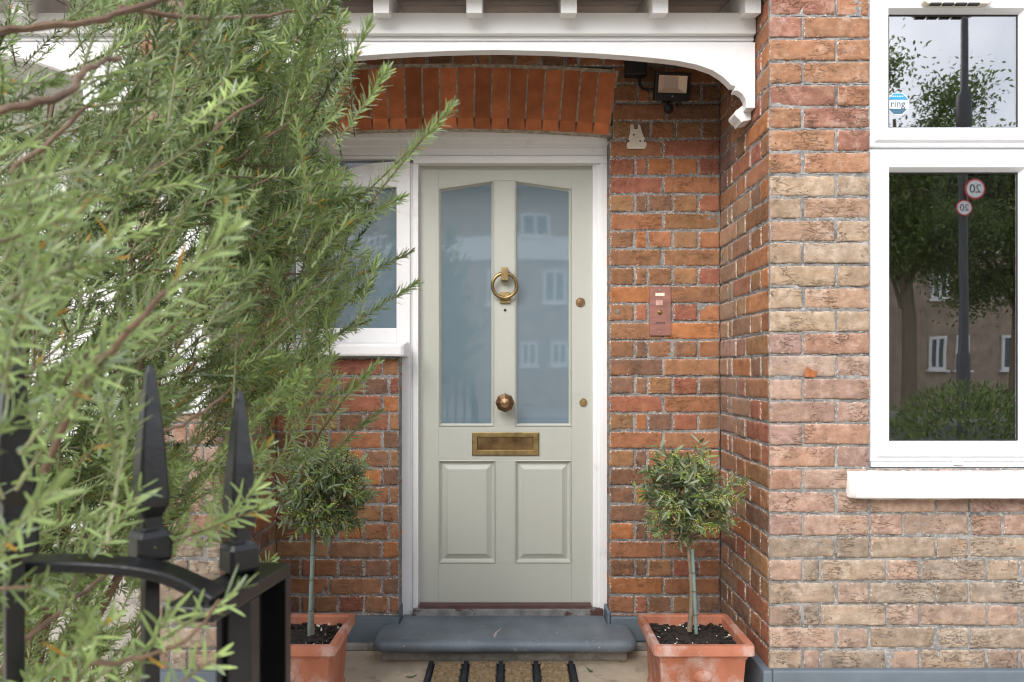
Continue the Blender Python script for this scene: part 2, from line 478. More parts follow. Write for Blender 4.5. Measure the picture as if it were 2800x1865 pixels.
def brick_wall(name, origin, ud, nd, ulen, z0, z1, pal, mat, holes=(), depth=.1, phase=0, seed=1, bond='flemish'):
    """individual bricks with worn arrises standing proud of a mortar bed; ud = along the wall, nd = outward normal"""
    r = random.Random(seed)
    mb = MB(); o = Vector(origin); ud = Vector(ud); nd = Vector(nd); up = Vector((0, 0, 1))
    def pt(u, n, z): return o + ud * u + nd * n + up * (z - o.z)
    k0 = int(math.floor((z0 - CZ0) / CH)); k1 = int(math.ceil((z1 - CZ0) / CH))
    for k in range(k0, k1):
        za = max(z0, CZ0 + k * CH); zb = min(z1, CZ0 + (k + 1) * CH)
        if zb - za < .012: continue
        zm = .5 * (za + zb)
        segs = [(0, ulen)]
        for (h0, h1, g0, g1) in holes:
            if g0 < zm < g1:
                ns = []
                for a, b in segs:
                    if h1 <= a or h0 >= b: ns.append((a, b)); continue
                    if h0 > a + .01: ns.append((a, h0))
                    if h1 < b - .01: ns.append((h1, b))
                segs = ns
        for a, b in segs:
            # mortar bed of this course
            q = [pt(a, -.0045, za), pt(b, -.0045, za), pt(b, -.0045, zb), pt(a, -.0045, zb), pt(a, -depth, za), pt(b, -depth, za), pt(b, -depth, zb), pt(a, -depth, zb)]
            # mortar bed front gets its own slightly sunk, uneven grid
            nu = max(2, int((b - a) / .015)); vs = []; fs = []
            for j in range(2):
                for i in range(nu + 1):
                    vs.append(pt(a + (b - a) * i / nu, -.0042 + r.uniform(-.0018, .0022), (za, zb)[j]))
            for i in range(nu): fs.append((i, i + 1, i + nu + 2, i + nu + 1))
            mb.add(vs, fs, 1)
            mb.add(q, [(4, 7, 6, 5), (0, 4, 5, 1), (1, 5, 6, 2), (2, 6, 7, 3), (3, 7, 4, 0)], 1)
            S, Hd, C = .225, .1125, .058
            seq = ([S, Hd] * 60) if (k + phase) % 2 == 0 else ([Hd, C] + [S, Hd] * 60)
            if bond == 'bay': seq = ([S, Hd] * 60) if (k + phase) % 2 == 0 else ([Hd] + ([C] if zm < .6 else []) + [S, Hd] * 60)
            if bond == 'porch': seq = [S - .003] * 60 if (k + phase) % 2 == 0 else [.104, .053, .104, .108] * 30
            u = a
            for w in seq:
                if u > b - .012: break
                e = min(b, u + w)
                if b - e < .03: e = b
                wall_brick(mb, pt, u + .004, e - .004 if e < b else e - .0008, za + .0043, zb - .0043, depth, pal(.5 * (u + e), zm, r), r, u <= a + 1e-6)
                u = e
    ob = mb.build(name, [mat, M['mortar']], house, smooth=True, usecol=True, angle=80)
    return ob

def wall_brick(mb, pt, u0, u1, z0, z1, depth, col, r, first):
    if u1 - u0 < .01 or z1 - z0 < .01: return
    if first: u0 -= .0037
    W_ = u1 - u0
    nu = max(4, int(W_ / .0115))
    jt = .0026
    tilt = r.uniform(-.0016, .0016); tz = r.uniform(-.001, .001); lift = r.uniform(-.0018, .0018)
    dz = r.uniform(-.0016, .0016); rot = r.uniform(-.008, .008)
    e = .005 / max(.05, W_)
    us = [0, e] + [i / nu for i in range(1, nu)] + [1 - e, 1]
    us.sort()
    zs = [0, .075, .2, .35, .5, .65, .8, .925, 1]
    rough = r.uniform(.4, 1.5)
    sx, sy = r.uniform(0, 50), r.uniform(0, 50)
    v = []; cols = []
    nc = len(us); nr = len(zs)
    for j, tzz in enumerate(zs):
        for i, t in enumerate(us):
            edge = (i in (0, nc - 1)) + (j in (0, nr - 1))
            uu = W_ * t; zz = (z1 - z0) * tzz
            n = lift + tilt * (t * 2 - 1) + tz * (tzz * 2 - 1)
            nz_ = mnoise.noise(Vector((sx + uu * 28, sy + zz * 70, 0)))
            n2 = mnoise.noise(Vector((sx + uu * 80, sy + zz * 150, 5)))
            n += (nz_ * .0019 + n2 * .0011) * rough
            ju = jz = 0
            if edge:
                n -= .0028 * (1 if edge == 1 else 1.8) * (.5 + rough * .5)
                wv = mnoise.noise(Vector((sx + uu * 38, sy + zz * 38, 9))) + .4 * mnoise.noise(Vector((sx + uu * 120, sy + zz * 120, 3)))
                if j == 0: jz = max(-.0012, wv * jt)
                elif j == nr - 1: jz = -max(-.0012, wv * jt)
                if i == 0: ju = max(-.001, wv * jt)
                elif i == nc - 1: ju = -max(-.001, wv * jt)
            v.append(pt(u0 + uu + ju, n, z0 + dz + zz + jz + rot * (uu - W_ * .5)))
            cols.append(1.0 if edge else (.45 if (i in (1, nc - 2) or j in (1, nr - 2)) else 0))
    fs = [(j * nc + i, j * nc + i + 1, (j + 1) * nc + i + 1, (j + 1) * nc + i) for j in range(nr - 1) for i in range(nc - 1)]
    b0 = len(v)
    ring = [i for i in range(nc)] + [j * nc + nc - 1 for j in range(1, nr)] + [(nr - 1) * nc + i for i in range(nc - 2, -1, -1)] + [j * nc for j in range(nr - 2, 0, -1)]
    o0 = pt(0, 0, 0); nv_ = pt(0, 1, 0) - o0
    for q in ring: v.append(v[q] - nv_ * (depth - .004))
    m = len(ring)
    fs += [(ring[i], b0 + i, b0 + (i + 1) % m, ring[(i + 1) % m]) for i in range(m)]
    vv = r.uniform(.86, 1.12)
    b = len(mb.v)
    mb.add(v, fs, 0)
    for i in range(b0): mb.c[b + i] = (col[0] * vv, col[1] * vv, col[2] * vv, cols[i])
    for i in range(b0, len(v)): mb.c[b + i] = (col[0] * vv, col[1] * vv, col[2] * vv, 0)

# porch wall with the opening for door, side light and arch
OL, OR_, OM = PX(790, CAMD), PX(1668, CAMD), PX(1090, CAMD)
ZA_T, ZA_B = PZ(184, CAMD), PZ(362, CAMD)
ZSILL = PZ(975, CAMD)
x0 = PALX
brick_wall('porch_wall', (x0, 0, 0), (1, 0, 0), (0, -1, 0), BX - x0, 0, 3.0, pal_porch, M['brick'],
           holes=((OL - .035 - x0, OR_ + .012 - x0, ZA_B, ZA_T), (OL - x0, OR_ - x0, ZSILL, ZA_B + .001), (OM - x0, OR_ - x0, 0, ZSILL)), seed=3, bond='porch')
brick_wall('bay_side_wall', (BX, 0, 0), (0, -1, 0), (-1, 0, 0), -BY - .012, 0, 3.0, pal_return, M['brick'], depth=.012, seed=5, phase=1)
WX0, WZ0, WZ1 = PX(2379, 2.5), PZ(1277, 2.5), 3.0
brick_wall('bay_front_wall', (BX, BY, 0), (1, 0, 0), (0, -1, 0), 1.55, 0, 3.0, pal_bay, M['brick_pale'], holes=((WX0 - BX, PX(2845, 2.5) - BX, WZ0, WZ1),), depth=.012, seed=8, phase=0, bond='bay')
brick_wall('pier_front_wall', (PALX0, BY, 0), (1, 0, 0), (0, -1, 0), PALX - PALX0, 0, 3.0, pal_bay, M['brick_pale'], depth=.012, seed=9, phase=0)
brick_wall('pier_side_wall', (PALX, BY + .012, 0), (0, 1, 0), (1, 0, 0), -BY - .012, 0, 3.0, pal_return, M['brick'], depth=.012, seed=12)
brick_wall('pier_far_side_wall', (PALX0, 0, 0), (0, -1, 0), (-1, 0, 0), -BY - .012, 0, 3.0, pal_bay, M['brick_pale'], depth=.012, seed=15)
# core of the walls so that no light leaks through
m = MB()
m.box(BX + .02, PX(2379, 2.5) - .004, BY + .02, .3, 0, 3.0)
m.box(PALX0 + .02, PALX - .02, BY + .02, .3, 0, 3.0)
m.box(-3.2, OL - .03, .05, .3, 0, 3.0); m.box(OR_ + .03, BX, .105, .3, 0, 3.0); m.box(OL - .03, OR_ + .03, .125, .3, ZA_B + .02, 3.0)
m.box(OL - .02, OM - .015, .104, .3, 0, ZSILL)
m.build('wall_core', M['roomwall'], house)
# neighbour's half painted white
m = MB(); m.box(PX(442, 2.49), PX(573, 2.49), BY - .014, BY + .01, PZ(1130, 2.49), PZ(320, 2.49))
m.box(-3.2, PALX0 - .004, -.02, .05, .5, 3.0)
m.build('painted_wall', M['stonewhite'], house)

m = MB(); m.box(-3.2, PALX0 - .004, -.03, .05, 0, .5); m.build('rendered_base', M['concrete'], house)
# rubbed brick arch over the door
m = MB(); XC = PX(1229, CAMD)
def arch_y(px): return 347 + ((px - 1229) / 435.0) ** 2 * 17
nv = 19; pxa, pxb = 786.0, 1667.0
ra = random.Random(4)
ARCH_C = []
for i in range(nv):
    a = pxa + (pxb - pxa) * i / nv + 1.5; b = pxa + (pxb - pxa) * (i + 1) / nv - 1.5
    def xt(px, f): return PX(1229 + (px - 1229) * (1 + .045 * f), CAMD)
    lift = -.0022 + ra.uniform(-.0012, .001)
    yb0, yb1 = PZ(arch_y(a), CAMD), PZ(arch_y(b), CAMD)
    yt0, yt1 = PZ(arch_y(a) - 163 + ra.uniform(-2, 2), CAMD), PZ(arch_y(b) - 163 + ra.uniform(-2, 2), CAMD)
    c0, c1 = PZ(arch_y(a) - 25, CAMD), PZ(arch_y(b) - 25, CAMD)
    e = .0022
    rings = [
        [(xt(a, 0), .11, yb0), (xt(b, 0), .11, yb1), (xt(b, 1), .11, yt1), (xt(a, 1), .11, yt0)],
        [(xt(a, 0), .02, yb0), (xt(b, 0), .02, yb1), (xt(b, 1), lift + .003, yt1), (xt(a, 1), lift + .003, yt0)],
        [(xt(a, .14) + e, lift, c0), (xt(b, .14) - e, lift, c1), (xt(b, 1) - e, lift, yt1 - e), (xt(a, 1) + e, lift, yt0 - e)]]
    b_ = len(m.v); m.loft(rings, False, True)
    k = ra.uniform(.6, 1.3); ARCH_C.append(k)
    for q in range(b_, len(m.v)): m.c[q] = (.36 * k, .088 * k ** 1.1, .03 * k, .25)
m.build('brick_arch', [M['rubbed']], house, usecol=True)
mm, t_, ns, ls, b_ = M['rubbed'], M['rubbed'].node_tree, M['rubbed'].node_tree.nodes, M['rubbed'].node_tree.links, M['rubbed'].node_tree.nodes['Principled BSDF']
va = N(ns, 'ShaderNodeVertexColor', layer_name='Col')
src = b_.inputs['Base Color'].links[0].from_socket
sc3 = N(ns, 'ShaderNodeVectorMath', operation='SCALE'); sc3.inputs['Scale'].default_value = 2.8
ls.new(va.outputs[0], sc3.inputs[0])
sat = N(ns, 'ShaderNodeSeparateColor'); ls.new(sc3.outputs[0], sat.inputs[0])
cmb = N(ns, 'ShaderNodeCombineColor')
for q in range(3): ls.new(sat.outputs[0], cmb.inputs[q])
ls.new(mixc(ns, ls, 1.0, src, cmb.outputs[0], 'MULTIPLY'), b_.inputs['Base Color'])
m = MB()   # mortar behind the voussoirs
pts = [(PX(px, CAMD), PZ(arch_y(px) - 26, CAMD)) for px in np.linspace(783, 1670, 16)] + [(PX(1229 + (px - 1229) * 1.045, CAMD), PZ(arch_y(px) - 173, CAMD)) for px in np.linspace(1672, 778, 16)]
m.prism(pts, -.0002, .105)
pts = [(PX(px, CAMD), PZ(arch_y(px) + 1, CAMD)) for px in np.linspace(783, 1675, 16)] + [(PX(px, CAMD), PZ(arch_y(px) - 26, CAMD)) for px in np.linspace(1676, 782, 16)]
m.prism(pts, .0205, .105); m.build('arch_joints', simple('pale lime joints', (.40, .34, .27), .95, var=.5, vs=40, bs_=150, bstr=.8, bdist=.003), house)

m = MB(); yb = BY - .0012
m.prism([(PX(x, 2.49), PZ(q, 2.49)) for x, q in ((2203, 1030), (2204, 1012), (2211, 1003), (2219, 1009), (2229, 1014), (2239, 1013), (2236, 1025), (2228, 1033))], yb, yb + .006)
m.build('chipped_brick', simple('fresh broken brick', (.3, .105, .035), .9, var=.4, vs=60, bs_=90, bstr=1, bdist=.004), house)
m = MB(); m.lathe((PX(1688, CAMD), 0, PZ(852, CAMD)), (0, -1, 0), [(.0105, -.01), (.0105, .0025), (.0085, .0035), (.0003, .003)], 16)
m.build('wall_plug', simple('grey plug', (.2, .17, .14), .8, var=.3, vs=60), house, smooth=True)

# plinth, footing
m = MB()
PT = .133
xl = PX(1012, 2.9)
m.prism([(PALX, .03), (PX(1092, CAMD), .03), (PX(1092, CAMD), PT), (PALX, PT)], -.028, .0)
m.box(PX(1092, CAMD), PX(1098, 3.15), -.028, .09, .03, PT + .022)
m.box(PALX, PALX + .03, BY - .032, -.03, -.01, .15)
m.box(PALX0, PALX - .001, BY - .03, BY, -.01, .15)
m.build('plinth', M['plinth'], house, bevel=.008, seg=3)
m = MB()
m.box(PX(1654, 3.15), PX(1668, CAMD), -.028, .09, .03, PT + .022)
m.box(PX(1668, CAMD), BX - .03, -.028, 0, .03, PT)
m.box(BX - .032, BX, BY - .032, -.001, -.01, .155)
m.box(BX + .0, 2.45, BY - .032, BY, -.01, .155)
m.build('plinth', M['plinth'], house, bevel=.008, seg=3)
m = MB(); m.box(PALX + .03, BX - .032, -.05, -.001, 0, .028); m.box(-.52, .46, -.15, -.05, 0, .05)
m.build('footing', M['concrete'], house, bevel=.006)

# doorstep with a rounded nosing
def rounded_rect(x0, x1, y0, y1, r, n=5):
    pts = []
    for cx, cy, a0 in ((x1 - r, y1 - r, 0), (x0 + r, y1 - r, 90), (x0 + r, y0 + r, 180), (x1 - r, y0 + r, 270)):
        for i in range(n + 1):
            a = R(a0 + 90 * i / n); pts.append((cx + r * math.cos(a), cy + r * math.sin(a)))
    return pts
m = MB(); SZ = .107; rr = .026
rings = []
for i in range(9):
    a = R(-90 + 180 * i / 8)
    ins = rr * (1 - math.cos(a))
    rings.append([(x, y, SZ - rr + rr * math.sin(a)) for x, y in rounded_rect(PX(1014, 2.87) + ins, PX(1747, 2.87) - ins, -.232 + ins, -.03, .045)])
def stepring(ins, z): return [(x, y, z) for x, y in rounded_rect(PX(1014, 2.87) + ins, PX(1747, 2.87) - ins, -.232 + ins, -.03, .045)]
rings = [stepring(rr + .004, SZ - 2 * rr)] + rings + [stepring(rr + .002, SZ), stepring(rr + .008, SZ)]
m.loft(rings, True, True)
m.prism([(PX(1096, 3.1), .03), (PX(1656, 3.1), .03), (PX(1656, 3.1), SZ), (PX(1096, 3.1), SZ)], -.03, .085)
# the crack repaired with filler
m.build('doorstep', M['step'], house, smooth=True)
m = MB()
cp = [(PX(1372, 2.99), -.085), (PX(1362, 2.95), -.118), (PX(1356, 2.94), -.14), (PX(1353, 2.92), -.165), (PX(1352, 2.9), -.195)]
wd_ = [.001, .003, .0035, .006, .002]
vs = []
for (x, y), w in zip(cp, wd_): vs += [(x - w, y, SZ + .002), (x + w, y, SZ + .002)]
m.add(vs, [(2 * i, 2 * i + 1, 2 * i + 3, 2 * i + 2) for i in range(4)])
m.build('filled_crack', simple('bare stone chips', (.5, .43, .4), .9, var=.2, vs=40), bpy.data.objects['doorstep'])
DY = .13            # door face
DD = CAMD + DY
m = MB(); m.box(PX(1128, 3.17), PX(1650, 3.17), .07, .16, SZ - .01, PZ(1667, 3.17)); m.build('threshold', M['thresh'], house, bevel=.004)
m = MB(); m.box(PX(1146, 3.178), PX(1618, 3.178), .082, .128, PZ(1668, 3.178), PZ(1657, 3.178)); m.build('weather_bar', M['oxide'], house)

# ------------------------------------------------------------------ door frame (jambs, mullion, cambered head)
FD = CAMD + .1
def fr(m, pa, pb, qa, qb, y, y1=.2): m.box(PX(pa, CAMD + y), PX(pb, CAMD + y), y, y1, PZ(qb, CAMD + y), PZ(qa, CAMD + y))
m = MB()
bot = 1690
fr(m, 1641, 1660.5, 446, bot, .088); fr(m, 1630, 1641, 446, bot, .098); fr(m, 1620.5, 1630, 446, bot, .108)
fr(m, 1084, 1121, 434, bot, .092); fr(m, 1121, 1129, 446, bot, .106); fr(m, 1129, 1143.5, 446, bot, .096)
def head_band(ptop, pbot, y, arc=False, x0=791, x1=1660.5):
    xs = np.linspace(x0, x1, 25)
    top = [(PX(x, CAMD + y), PZ(arch_y(x) + 1.5 if arc else ptop, CAMD + y)) for x in xs]
    m.prism(top + [(PX(x1, CAMD + y), PZ(pbot, CAMD + y)), (PX(x0, CAMD + y), PZ(pbot, CAMD + y))], y, .2)
head_band(0, 377, .062, True)
head_band(377, 382, .07); head_band(382, 397, .078); head_band(397, 402, .084); head_band(402, 425, .092)
fr(m, 1130, 1660.5, 425, 446, .083); fr(m, 791, 1130, 425, 434, .088)
m.build('door_frame', M['white'], house, bevel=.0022)

# ------------------------------------------------------------------ side light
def DP(px, py, d): return (PX(px, d), PZ(py, d))
m = MB()
fr(m, 811, 829, 434, 937, .09); fr(m, 829, 1084, 897, 937, .092)
win = m.build('window', M['white'], house, bevel=.002)
win['label'] = 'frosted side window with an arched white board at its top, left of the door'
m = MB(); m.box(PX(827, 3.22), PX(1086, 3.22), .121, .129, PZ(900, 3.22), PZ(433, 3.22)); m.build('glass_pane', M['frosted'], win)
d_ = 3.2
pts = [(1086, 441), (1068, 442), (1034, 445), (1000, 450), (970, 456.5), (940, 466), (911, 480), (885, 494), (862, 510), (845, 524), (827, 540), (827, 556), (840, 545), (862, 528), (885, 511), (1086, 511)]
pts = [DP(x, y, d_) for x, y in pts]
m = MB(); m.prism(pts[::-1], .098, .119); m.build('arched_board', M['white'], win, bevel=.002)
m = MB()
sx0, sx1 = PX(758, 3.06), PX(1105, 3.06)
prof = [(-.04, ZSILL), (-.046, ZSILL + .006), (-.046, ZSILL + .042), (-.04, ZSILL + .05), (.0, ZSILL + .056), (.1, ZSILL + .066), (.1, ZSILL)]
m.loft([[(sx0, y, z) for y, z in prof], [(sx1 - .012, y, z) for y, z in prof], [(sx1, y + .012 if y < 0 else y, z) for y, z in prof]], True, True)
m.build('sill', M['white'], win, bevel=.004, seg=2)

# ------------------------------------------------------------------ front door
def poly(pts, y): return [(PX(x, DD), y, PZ(q, DD)) for x, q in pts]
m = MB()
B = .175
def dbox(a, b, c, d): m.box(PX(a, DD), PX(b, DD), DY, B, PZ(d, DD), PZ(c, DD))
dbox(1145, 1199, 449, 1655); dbox(1563, 1619.5, 449, 1655)
m.prism([(PX(x, DD), PZ(q, DD)) for x, q in ((1199, 449), (1563, 449), (1563, 515), (1407, 494), (1351, 494), (1199, 515))], DY, B)
m.prism([(PX(x, DD), PZ(q, DD)) for x, q in ((1351, 494), (1407, 494), (1407, 1166), (1351, 1166))], DY, B)
dbox(1199, 1563, 1166, 1258); dbox(1356, 1407, 1258, 1540); dbox(1199, 1563, 1540, 1655)
for lft in (True, False):
    o_ = [(1199, 515), (1351, 494), (1351, 1166), (1199, 1166)] if lft else [(1407, 494), (1563, 515), (1563, 1166), (1407, 1166)]
    def ins(k):
        (a, b, c, d) = o_
        return [(a[0] + k, a[1] + k), (b[0] - k, b[1] + k), (c[0] - k, c[1] - k), (d[0] + k, d[1] - k)]
    m.loft([poly(ins(0), DY), poly(ins(0), DY - .002), poly(ins(2.6), DY - .004), poly(ins(3.4), DY + .003), poly(ins(7.5), DY + .012), poly(ins(8), DY + .03)], False, False)
    a, b = (1199, 1356) if lft else (1407, 1563)
    def rc(k): return [(a + k, 1258 + k), (b - k, 1258 + k), (b - k, 1540 - k), (a + k, 1540 - k)]
    m.loft([poly(rc(0), DY), poly(rc(0), DY - .002), poly(rc(2.6), DY - .0045), poly(rc(3.6), DY + .004), poly(rc(8.5), DY + .013), poly(rc(11), DY + .0135), poly(rc(24), DY + .002), poly(rc(25), DY - .0005)], False, True)
door = m.build('door', M['sage'], house, bevel=.0012)
for a, b, q0, q1 in ((1205, 1348, 521, 502), (1413, 1556, 502, 521)):
    m = MB(); m.prism([(PX(a, DD), PZ(q0, DD)), (PX(b, DD), PZ(q1, DD)), (PX(b, DD), PZ(1161, DD)), (PX(a, DD), PZ(1161, DD))], DY + .0125, DY + .022)
    m.build('glass_pane', M['frosted'], door)
def dpt(px, py, out): return Vector((PX(px, DD), DY - out, PZ(py, DD)))
px_ = DD / F
# ring knocker
m = MB()
m.torus(dpt(1380, 783, .03), (0, 1, .12), 33 * px_, 4.6 * px_)
m.box(PX(1371, DD), PX(1389, DD), DY - .044, DY, PZ(770, DD), PZ(735, DD))
m.lathe(dpt(1364, 750, .03), (1, 0, 0), [(.004, 0), (.007, .003), (.007, .009), (.004, .012)], 12)
m.lathe(dpt(1388, 750, .03), (1, 0, 0), [(.004, 0), (.007, .003), (.007, .009), (.004, .012)], 12)
m.box(PX(1367, DD), PX(1395, DD), DY - .012, DY, PZ(829, DD), PZ(799, DD)); m.box(PX(1370, DD), PX(1392, DD), DY - .024, DY - .012, PZ(821, DD), PZ(803, DD))
m.build('knocker', M['brass'], door, smooth=True, bevel=.001)
# faceted octagonal knob
m = MB(); c = dpt(1381, 1100, 0); ax = Vector((0, -1, 0))
rk = 26 * px_
prof = [(rk * .75, 0), (rk * .75, .006), (rk * .42, .008), (rk * .42, .026), (rk * .8, .034), (rk, .05), (rk * .93, .064), (rk * .5, .078), (.0005, .083)]
m.lathe(c, ax, prof, 8); m.build('knob', M['bronze'], door, bevel=.0012)
# letter plate
m = MB()
def lp(a, b, c, d, o): return [(PX(x, DD), DY - o, PZ(q, DD)) for x, q in ((a, c), (b, c), (b, d), (a, d))]
m.loft([lp(1291, 1474, 1182, 1245, 0), lp(1291, 1474, 1182, 1245, .006), lp(1293, 1472, 1184, 1243, .008), lp(1305, 1458, 1194, 1231, .008), lp(1307, 1456, 1196, 1229, .003)], False, False)
pl = m.build('letter_plate', M['brass'], door, bevel=.0008)
m = MB(); m.box(PX(1306.5, DD), PX(1456.5, DD), DY - .0035, DY - .001, PZ(1229.5, DD), PZ(1195.5, DD)); m.build('letter_flap', M['darkbrass'], door)
for (x, q, r0, mt) in ((1587, 827, 13, 'bronze'), (1595, 1101, 11, 'brass')):
    m = MB(); rl = r0 * px_
    m.lathe(dpt(x, q, 0), (0, -1, 0), [(rl, 0), (rl, .003), (rl * .92, .005), (rl * .6, .005), (rl * .55, .0075), (rl * .3, .008), (rl * .28, .0055), (.0003, .0055)], 20)
    if r0 == 11: m.lathe(dpt(x, q - 10, 0), (0, -1, 0), [(rl * .3, 0), (rl * .3, .004), (.0003, .005)], 10)
    m.build('lock', M[mt], door, smooth=True)
m = MB(); m.lathe(dpt(1381, 848, 0), (0, -1, 0), [(3.6 * px_, 0), (3.6 * px_, .002), (2 * px_, .003), (1.6 * px_, .001), (.0002, .001)], 14); m.build('peephole', M['blackplastic'], door, smooth=True)

# ------------------------------------------------------------------ bay window
WD = 2.52; WY = WD - CAMD
m = MB()
def wr(a, b, c, d, y): return [(PX(x, WD), y, PZ(q, WD)) for x, q in ((a, c), (b, c), (b, d), (a, d))]
bw = m
def sash(a, b, c, d):
    s = MB()
    def r_(k, y): return wr(a + k, b - k, c + k, d - k, y)
    s.loft([r_(0, WY + .07), r_(0, WY + .003), r_(2, WY), r_(12, WY - .001), r_(17, WY - .012), r_(20, WY - .0135), r_(44, WY - .0135), r_(47, WY - .0125), r_(54, WY + .006), r_(57, WY + .012), r_(57, WY + .05)], False, False)
    return s
# outer frame
fm = MB()
def fbox(a, b, c, d, y): fm.box(PX(a, WD), PX(b, WD), y, WY + .08, PZ(d, WD), PZ(c, WD))
fbox(2377, 2845, 402.5, 413, WY + .012)
fbox(2380, 2845, 1264, 1277, WY - .004)
fbox(2845, 2852, -330, 1277, WY)
fbox(2377, 2845, -330, -28, WY + .002)
bay = fm.build('window', M['upvc'], house, bevel=.0015)
bay['label'] = 'tall white plastic bay window with a small top light over one large fixed pane'
sash(2377, 2845, -20, 402).build('sash', M['upvc'], bay, bevel=.0008)
sash(2379, 2845, 413, 1263).build('sash', M['upvc'], bay, bevel=.0008)
for c, d in ((34, 349), (467, 1208)):
    m = MB(); m.add([(PX(2432, WD), WY + .0132, PZ(d, WD)), (PX(2790, WD), WY + .0132, PZ(d, WD)), (PX(2790, WD), WY + .0132, PZ(c, WD)), (PX(2432, WD), WY + .0132, PZ(c, WD))], [(0, 1, 2, 3)]); m.build('glass_pane', M['glass'], bay, recalc=False)
    # black rubber gasket
    m = MB()
    m.loft([wr(2434, 2788, c + 3, d - 3, WY + .0125), wr(2434, 2788, c + 3, d - 3, WY + .009), wr(2436.5, 2785.5, c + 6.5, d - 5, WY + .0125)], False, False)
    m.build('gasket', M['blackplastic'], bay)
# trickle vent
m = MB()
m.prism([(PX(2524, 2.49), PZ(-14, 2.49)), (PX(2712, 2.49), PZ(-14, 2.49)), (PX(2712, 2.49), PZ(6, 2.49)), (PX(2700, 2.49), PZ(13, 2.49)), (PX(2536, 2.49), PZ(13, 2.49)), (PX(2524, 2.49), PZ(6, 2.49))], WY - .038, WY - .012)
vent = m.build('trickle_vent', M['cream'], bay, bevel=.003)
m = MB()
for i in range(4): m.box(PX(2550 + i * 35, 2.47), PX(2579 + i * 35, 2.47), WY - .041, WY - .03, PZ(8.5, 2.47), PZ(3, 2.47))
m.build('vent_slots', M['blackplastic'], bay)
m = MB(); m.box(PX(2602, WD), PX(2630, WD), WY - .012, WY, PZ(1270, WD), PZ(1259.5, WD)); m.build('drain_cap', M['upvc'], bay, bevel=.001)
# painted stone sill
m = MB(); zt = PZ(1279, WD); rs = random.Random(5)
n = 26; rings = []
xa, xb = PX(2338, 2.44), 2.2
for i in range(n + 1):
    x = xa + (xb - xa) * i / n
    j = lambda s=.0012: rs.uniform(-s, s)
    yf = BY - .062 + (.03 if i == 0 else .012 if i == 1 else 0)
    rings.append([(x, yf + .012 + j(), zt - .095 + j() + .0), (x, yf + j(), zt - .088 + j()), (x, yf + j(), zt - .042 + j()), (x, yf + .008 + j(), zt - .034 + j()), (x, BY + .0, zt - .008), (x, WY + .03, zt + .003), (x, WY + .03, zt - .09)])
rings[1] = [(p[0] - (xb - xa) / n * .75, p[1], p[2]) for p in rings[1]]
m.loft(rings, True, True); m.build('sill', M['stonewhite'], bay, smooth=True, angle=40)
# dark room behind
m = MB()
m.box(BX + .15, 2.4, 1.6, 1.62, 0, 3.0); m.box(BX + .13, BX + .15, BY + .03, 1.6, 0, 3); m.box(2.4, 2.42, BY, 1.6, 0, 3); m.box(BX + .1, 2.4, BY + .02, 1.6, .0, .5); m.box(BX, 2.4, BY + .03, 1.6, 2.95, 2.97)
m.box(PX(2855, 2.52), 2.42, BY + .02, BY + .04, 0, 3)
m.build('room_shell', M['roomwall'], house)
# curtain hanging inside
m = MB(); vs = []; fs = []; nx = 90
xa, xb = 1.2, PX(2545, 2.68)
for i in range(nx + 1):
    t = i / nx; x = xa + (xb - xa) * t
    w = .016 * math.sin(t * 42) + .008 * math.sin(t * 71 + 1)
    vs += [(x, BY + .18 + w, .55), (x, BY + .18 + w * .8, 2.6)]
fs = [(2 * i, 2 * i + 2, 2 * i + 3, 2 * i + 1) for i in range(nx)]
vs2 = [(x, y + .004, z) for x, y, z in vs]
m.add(vs, fs); m.add(vs2, fs)
tag(m.build('curtain', M['curtain'], None, smooth=True), 'beige pleated curtain hanging behind the bay window glass', 'curtain')
# octagonal alarm sticker on the top light
st = thing('window_sticker', (PX(2456, 2.53), WY + .0105, PZ(283, 2.53)), 'small octagonal blue and white security sticker on the top light of the bay window', 'sticker')
r8 = 32.5 * 2.53 / F; c8 = ORG[st]
def octo(k): return [(c8.x + r8 * k * math.cos(R(22.5 + 45 * i)), c8.z + r8 * k * math.sin(R(22.5 + 45 * i))) for i in range(8)]
def clip(pts, zlo, zhi):
    def half(p, z, keep_above):
        out = []
        for i in range(len(p)):
            a, b = p[i], p[(i + 1) % len(p)]
            ia = (a[1] >= z) == keep_above; ib = (b[1] >= z) == keep_above
            if ia: out.append(a)
            if ia != ib:
                t = (z - a[1]) / (b[1] - a[1]); out.append((a[0] + (b[0] - a[0]) * t, z))
        return out
    return half(half(pts, zlo, True), zhi, False)
y = WY + .0122
def stick(name, pts, y, mt):
    m = MB(); m.prism(pts, y, y + .0006); return m.build(name, mt, st)
stick('backing', octo(1), y, M['stickwhite'])
stick('header_band', clip(octo(.93), c8.z + r8 * .33, c8.z + 2), y - .0008, M['stickblue'])
stick('footer_band', clip(octo(.93), c8.z - 2, c8.z - r8 * .42), y - .0008, M['stickdark'])
text_mesh('lettering', 'ring', r8 * .82, M['sticktxt'], st, (c8.x - r8 * .02, y - .0006, c8.z - r8 * .02), (R(90), 0, 0))
m = MB()
for i in range(7): m.box(c8.x - r8 * .55 + i * r8 * .15, c8.x - r8 * .46 + i * r8 * .15, y - .0014, y - .0009, c8.z + r8 * .58, c8.z + r8 * .66)
m.build('small_print', M['stickwhite'], st)

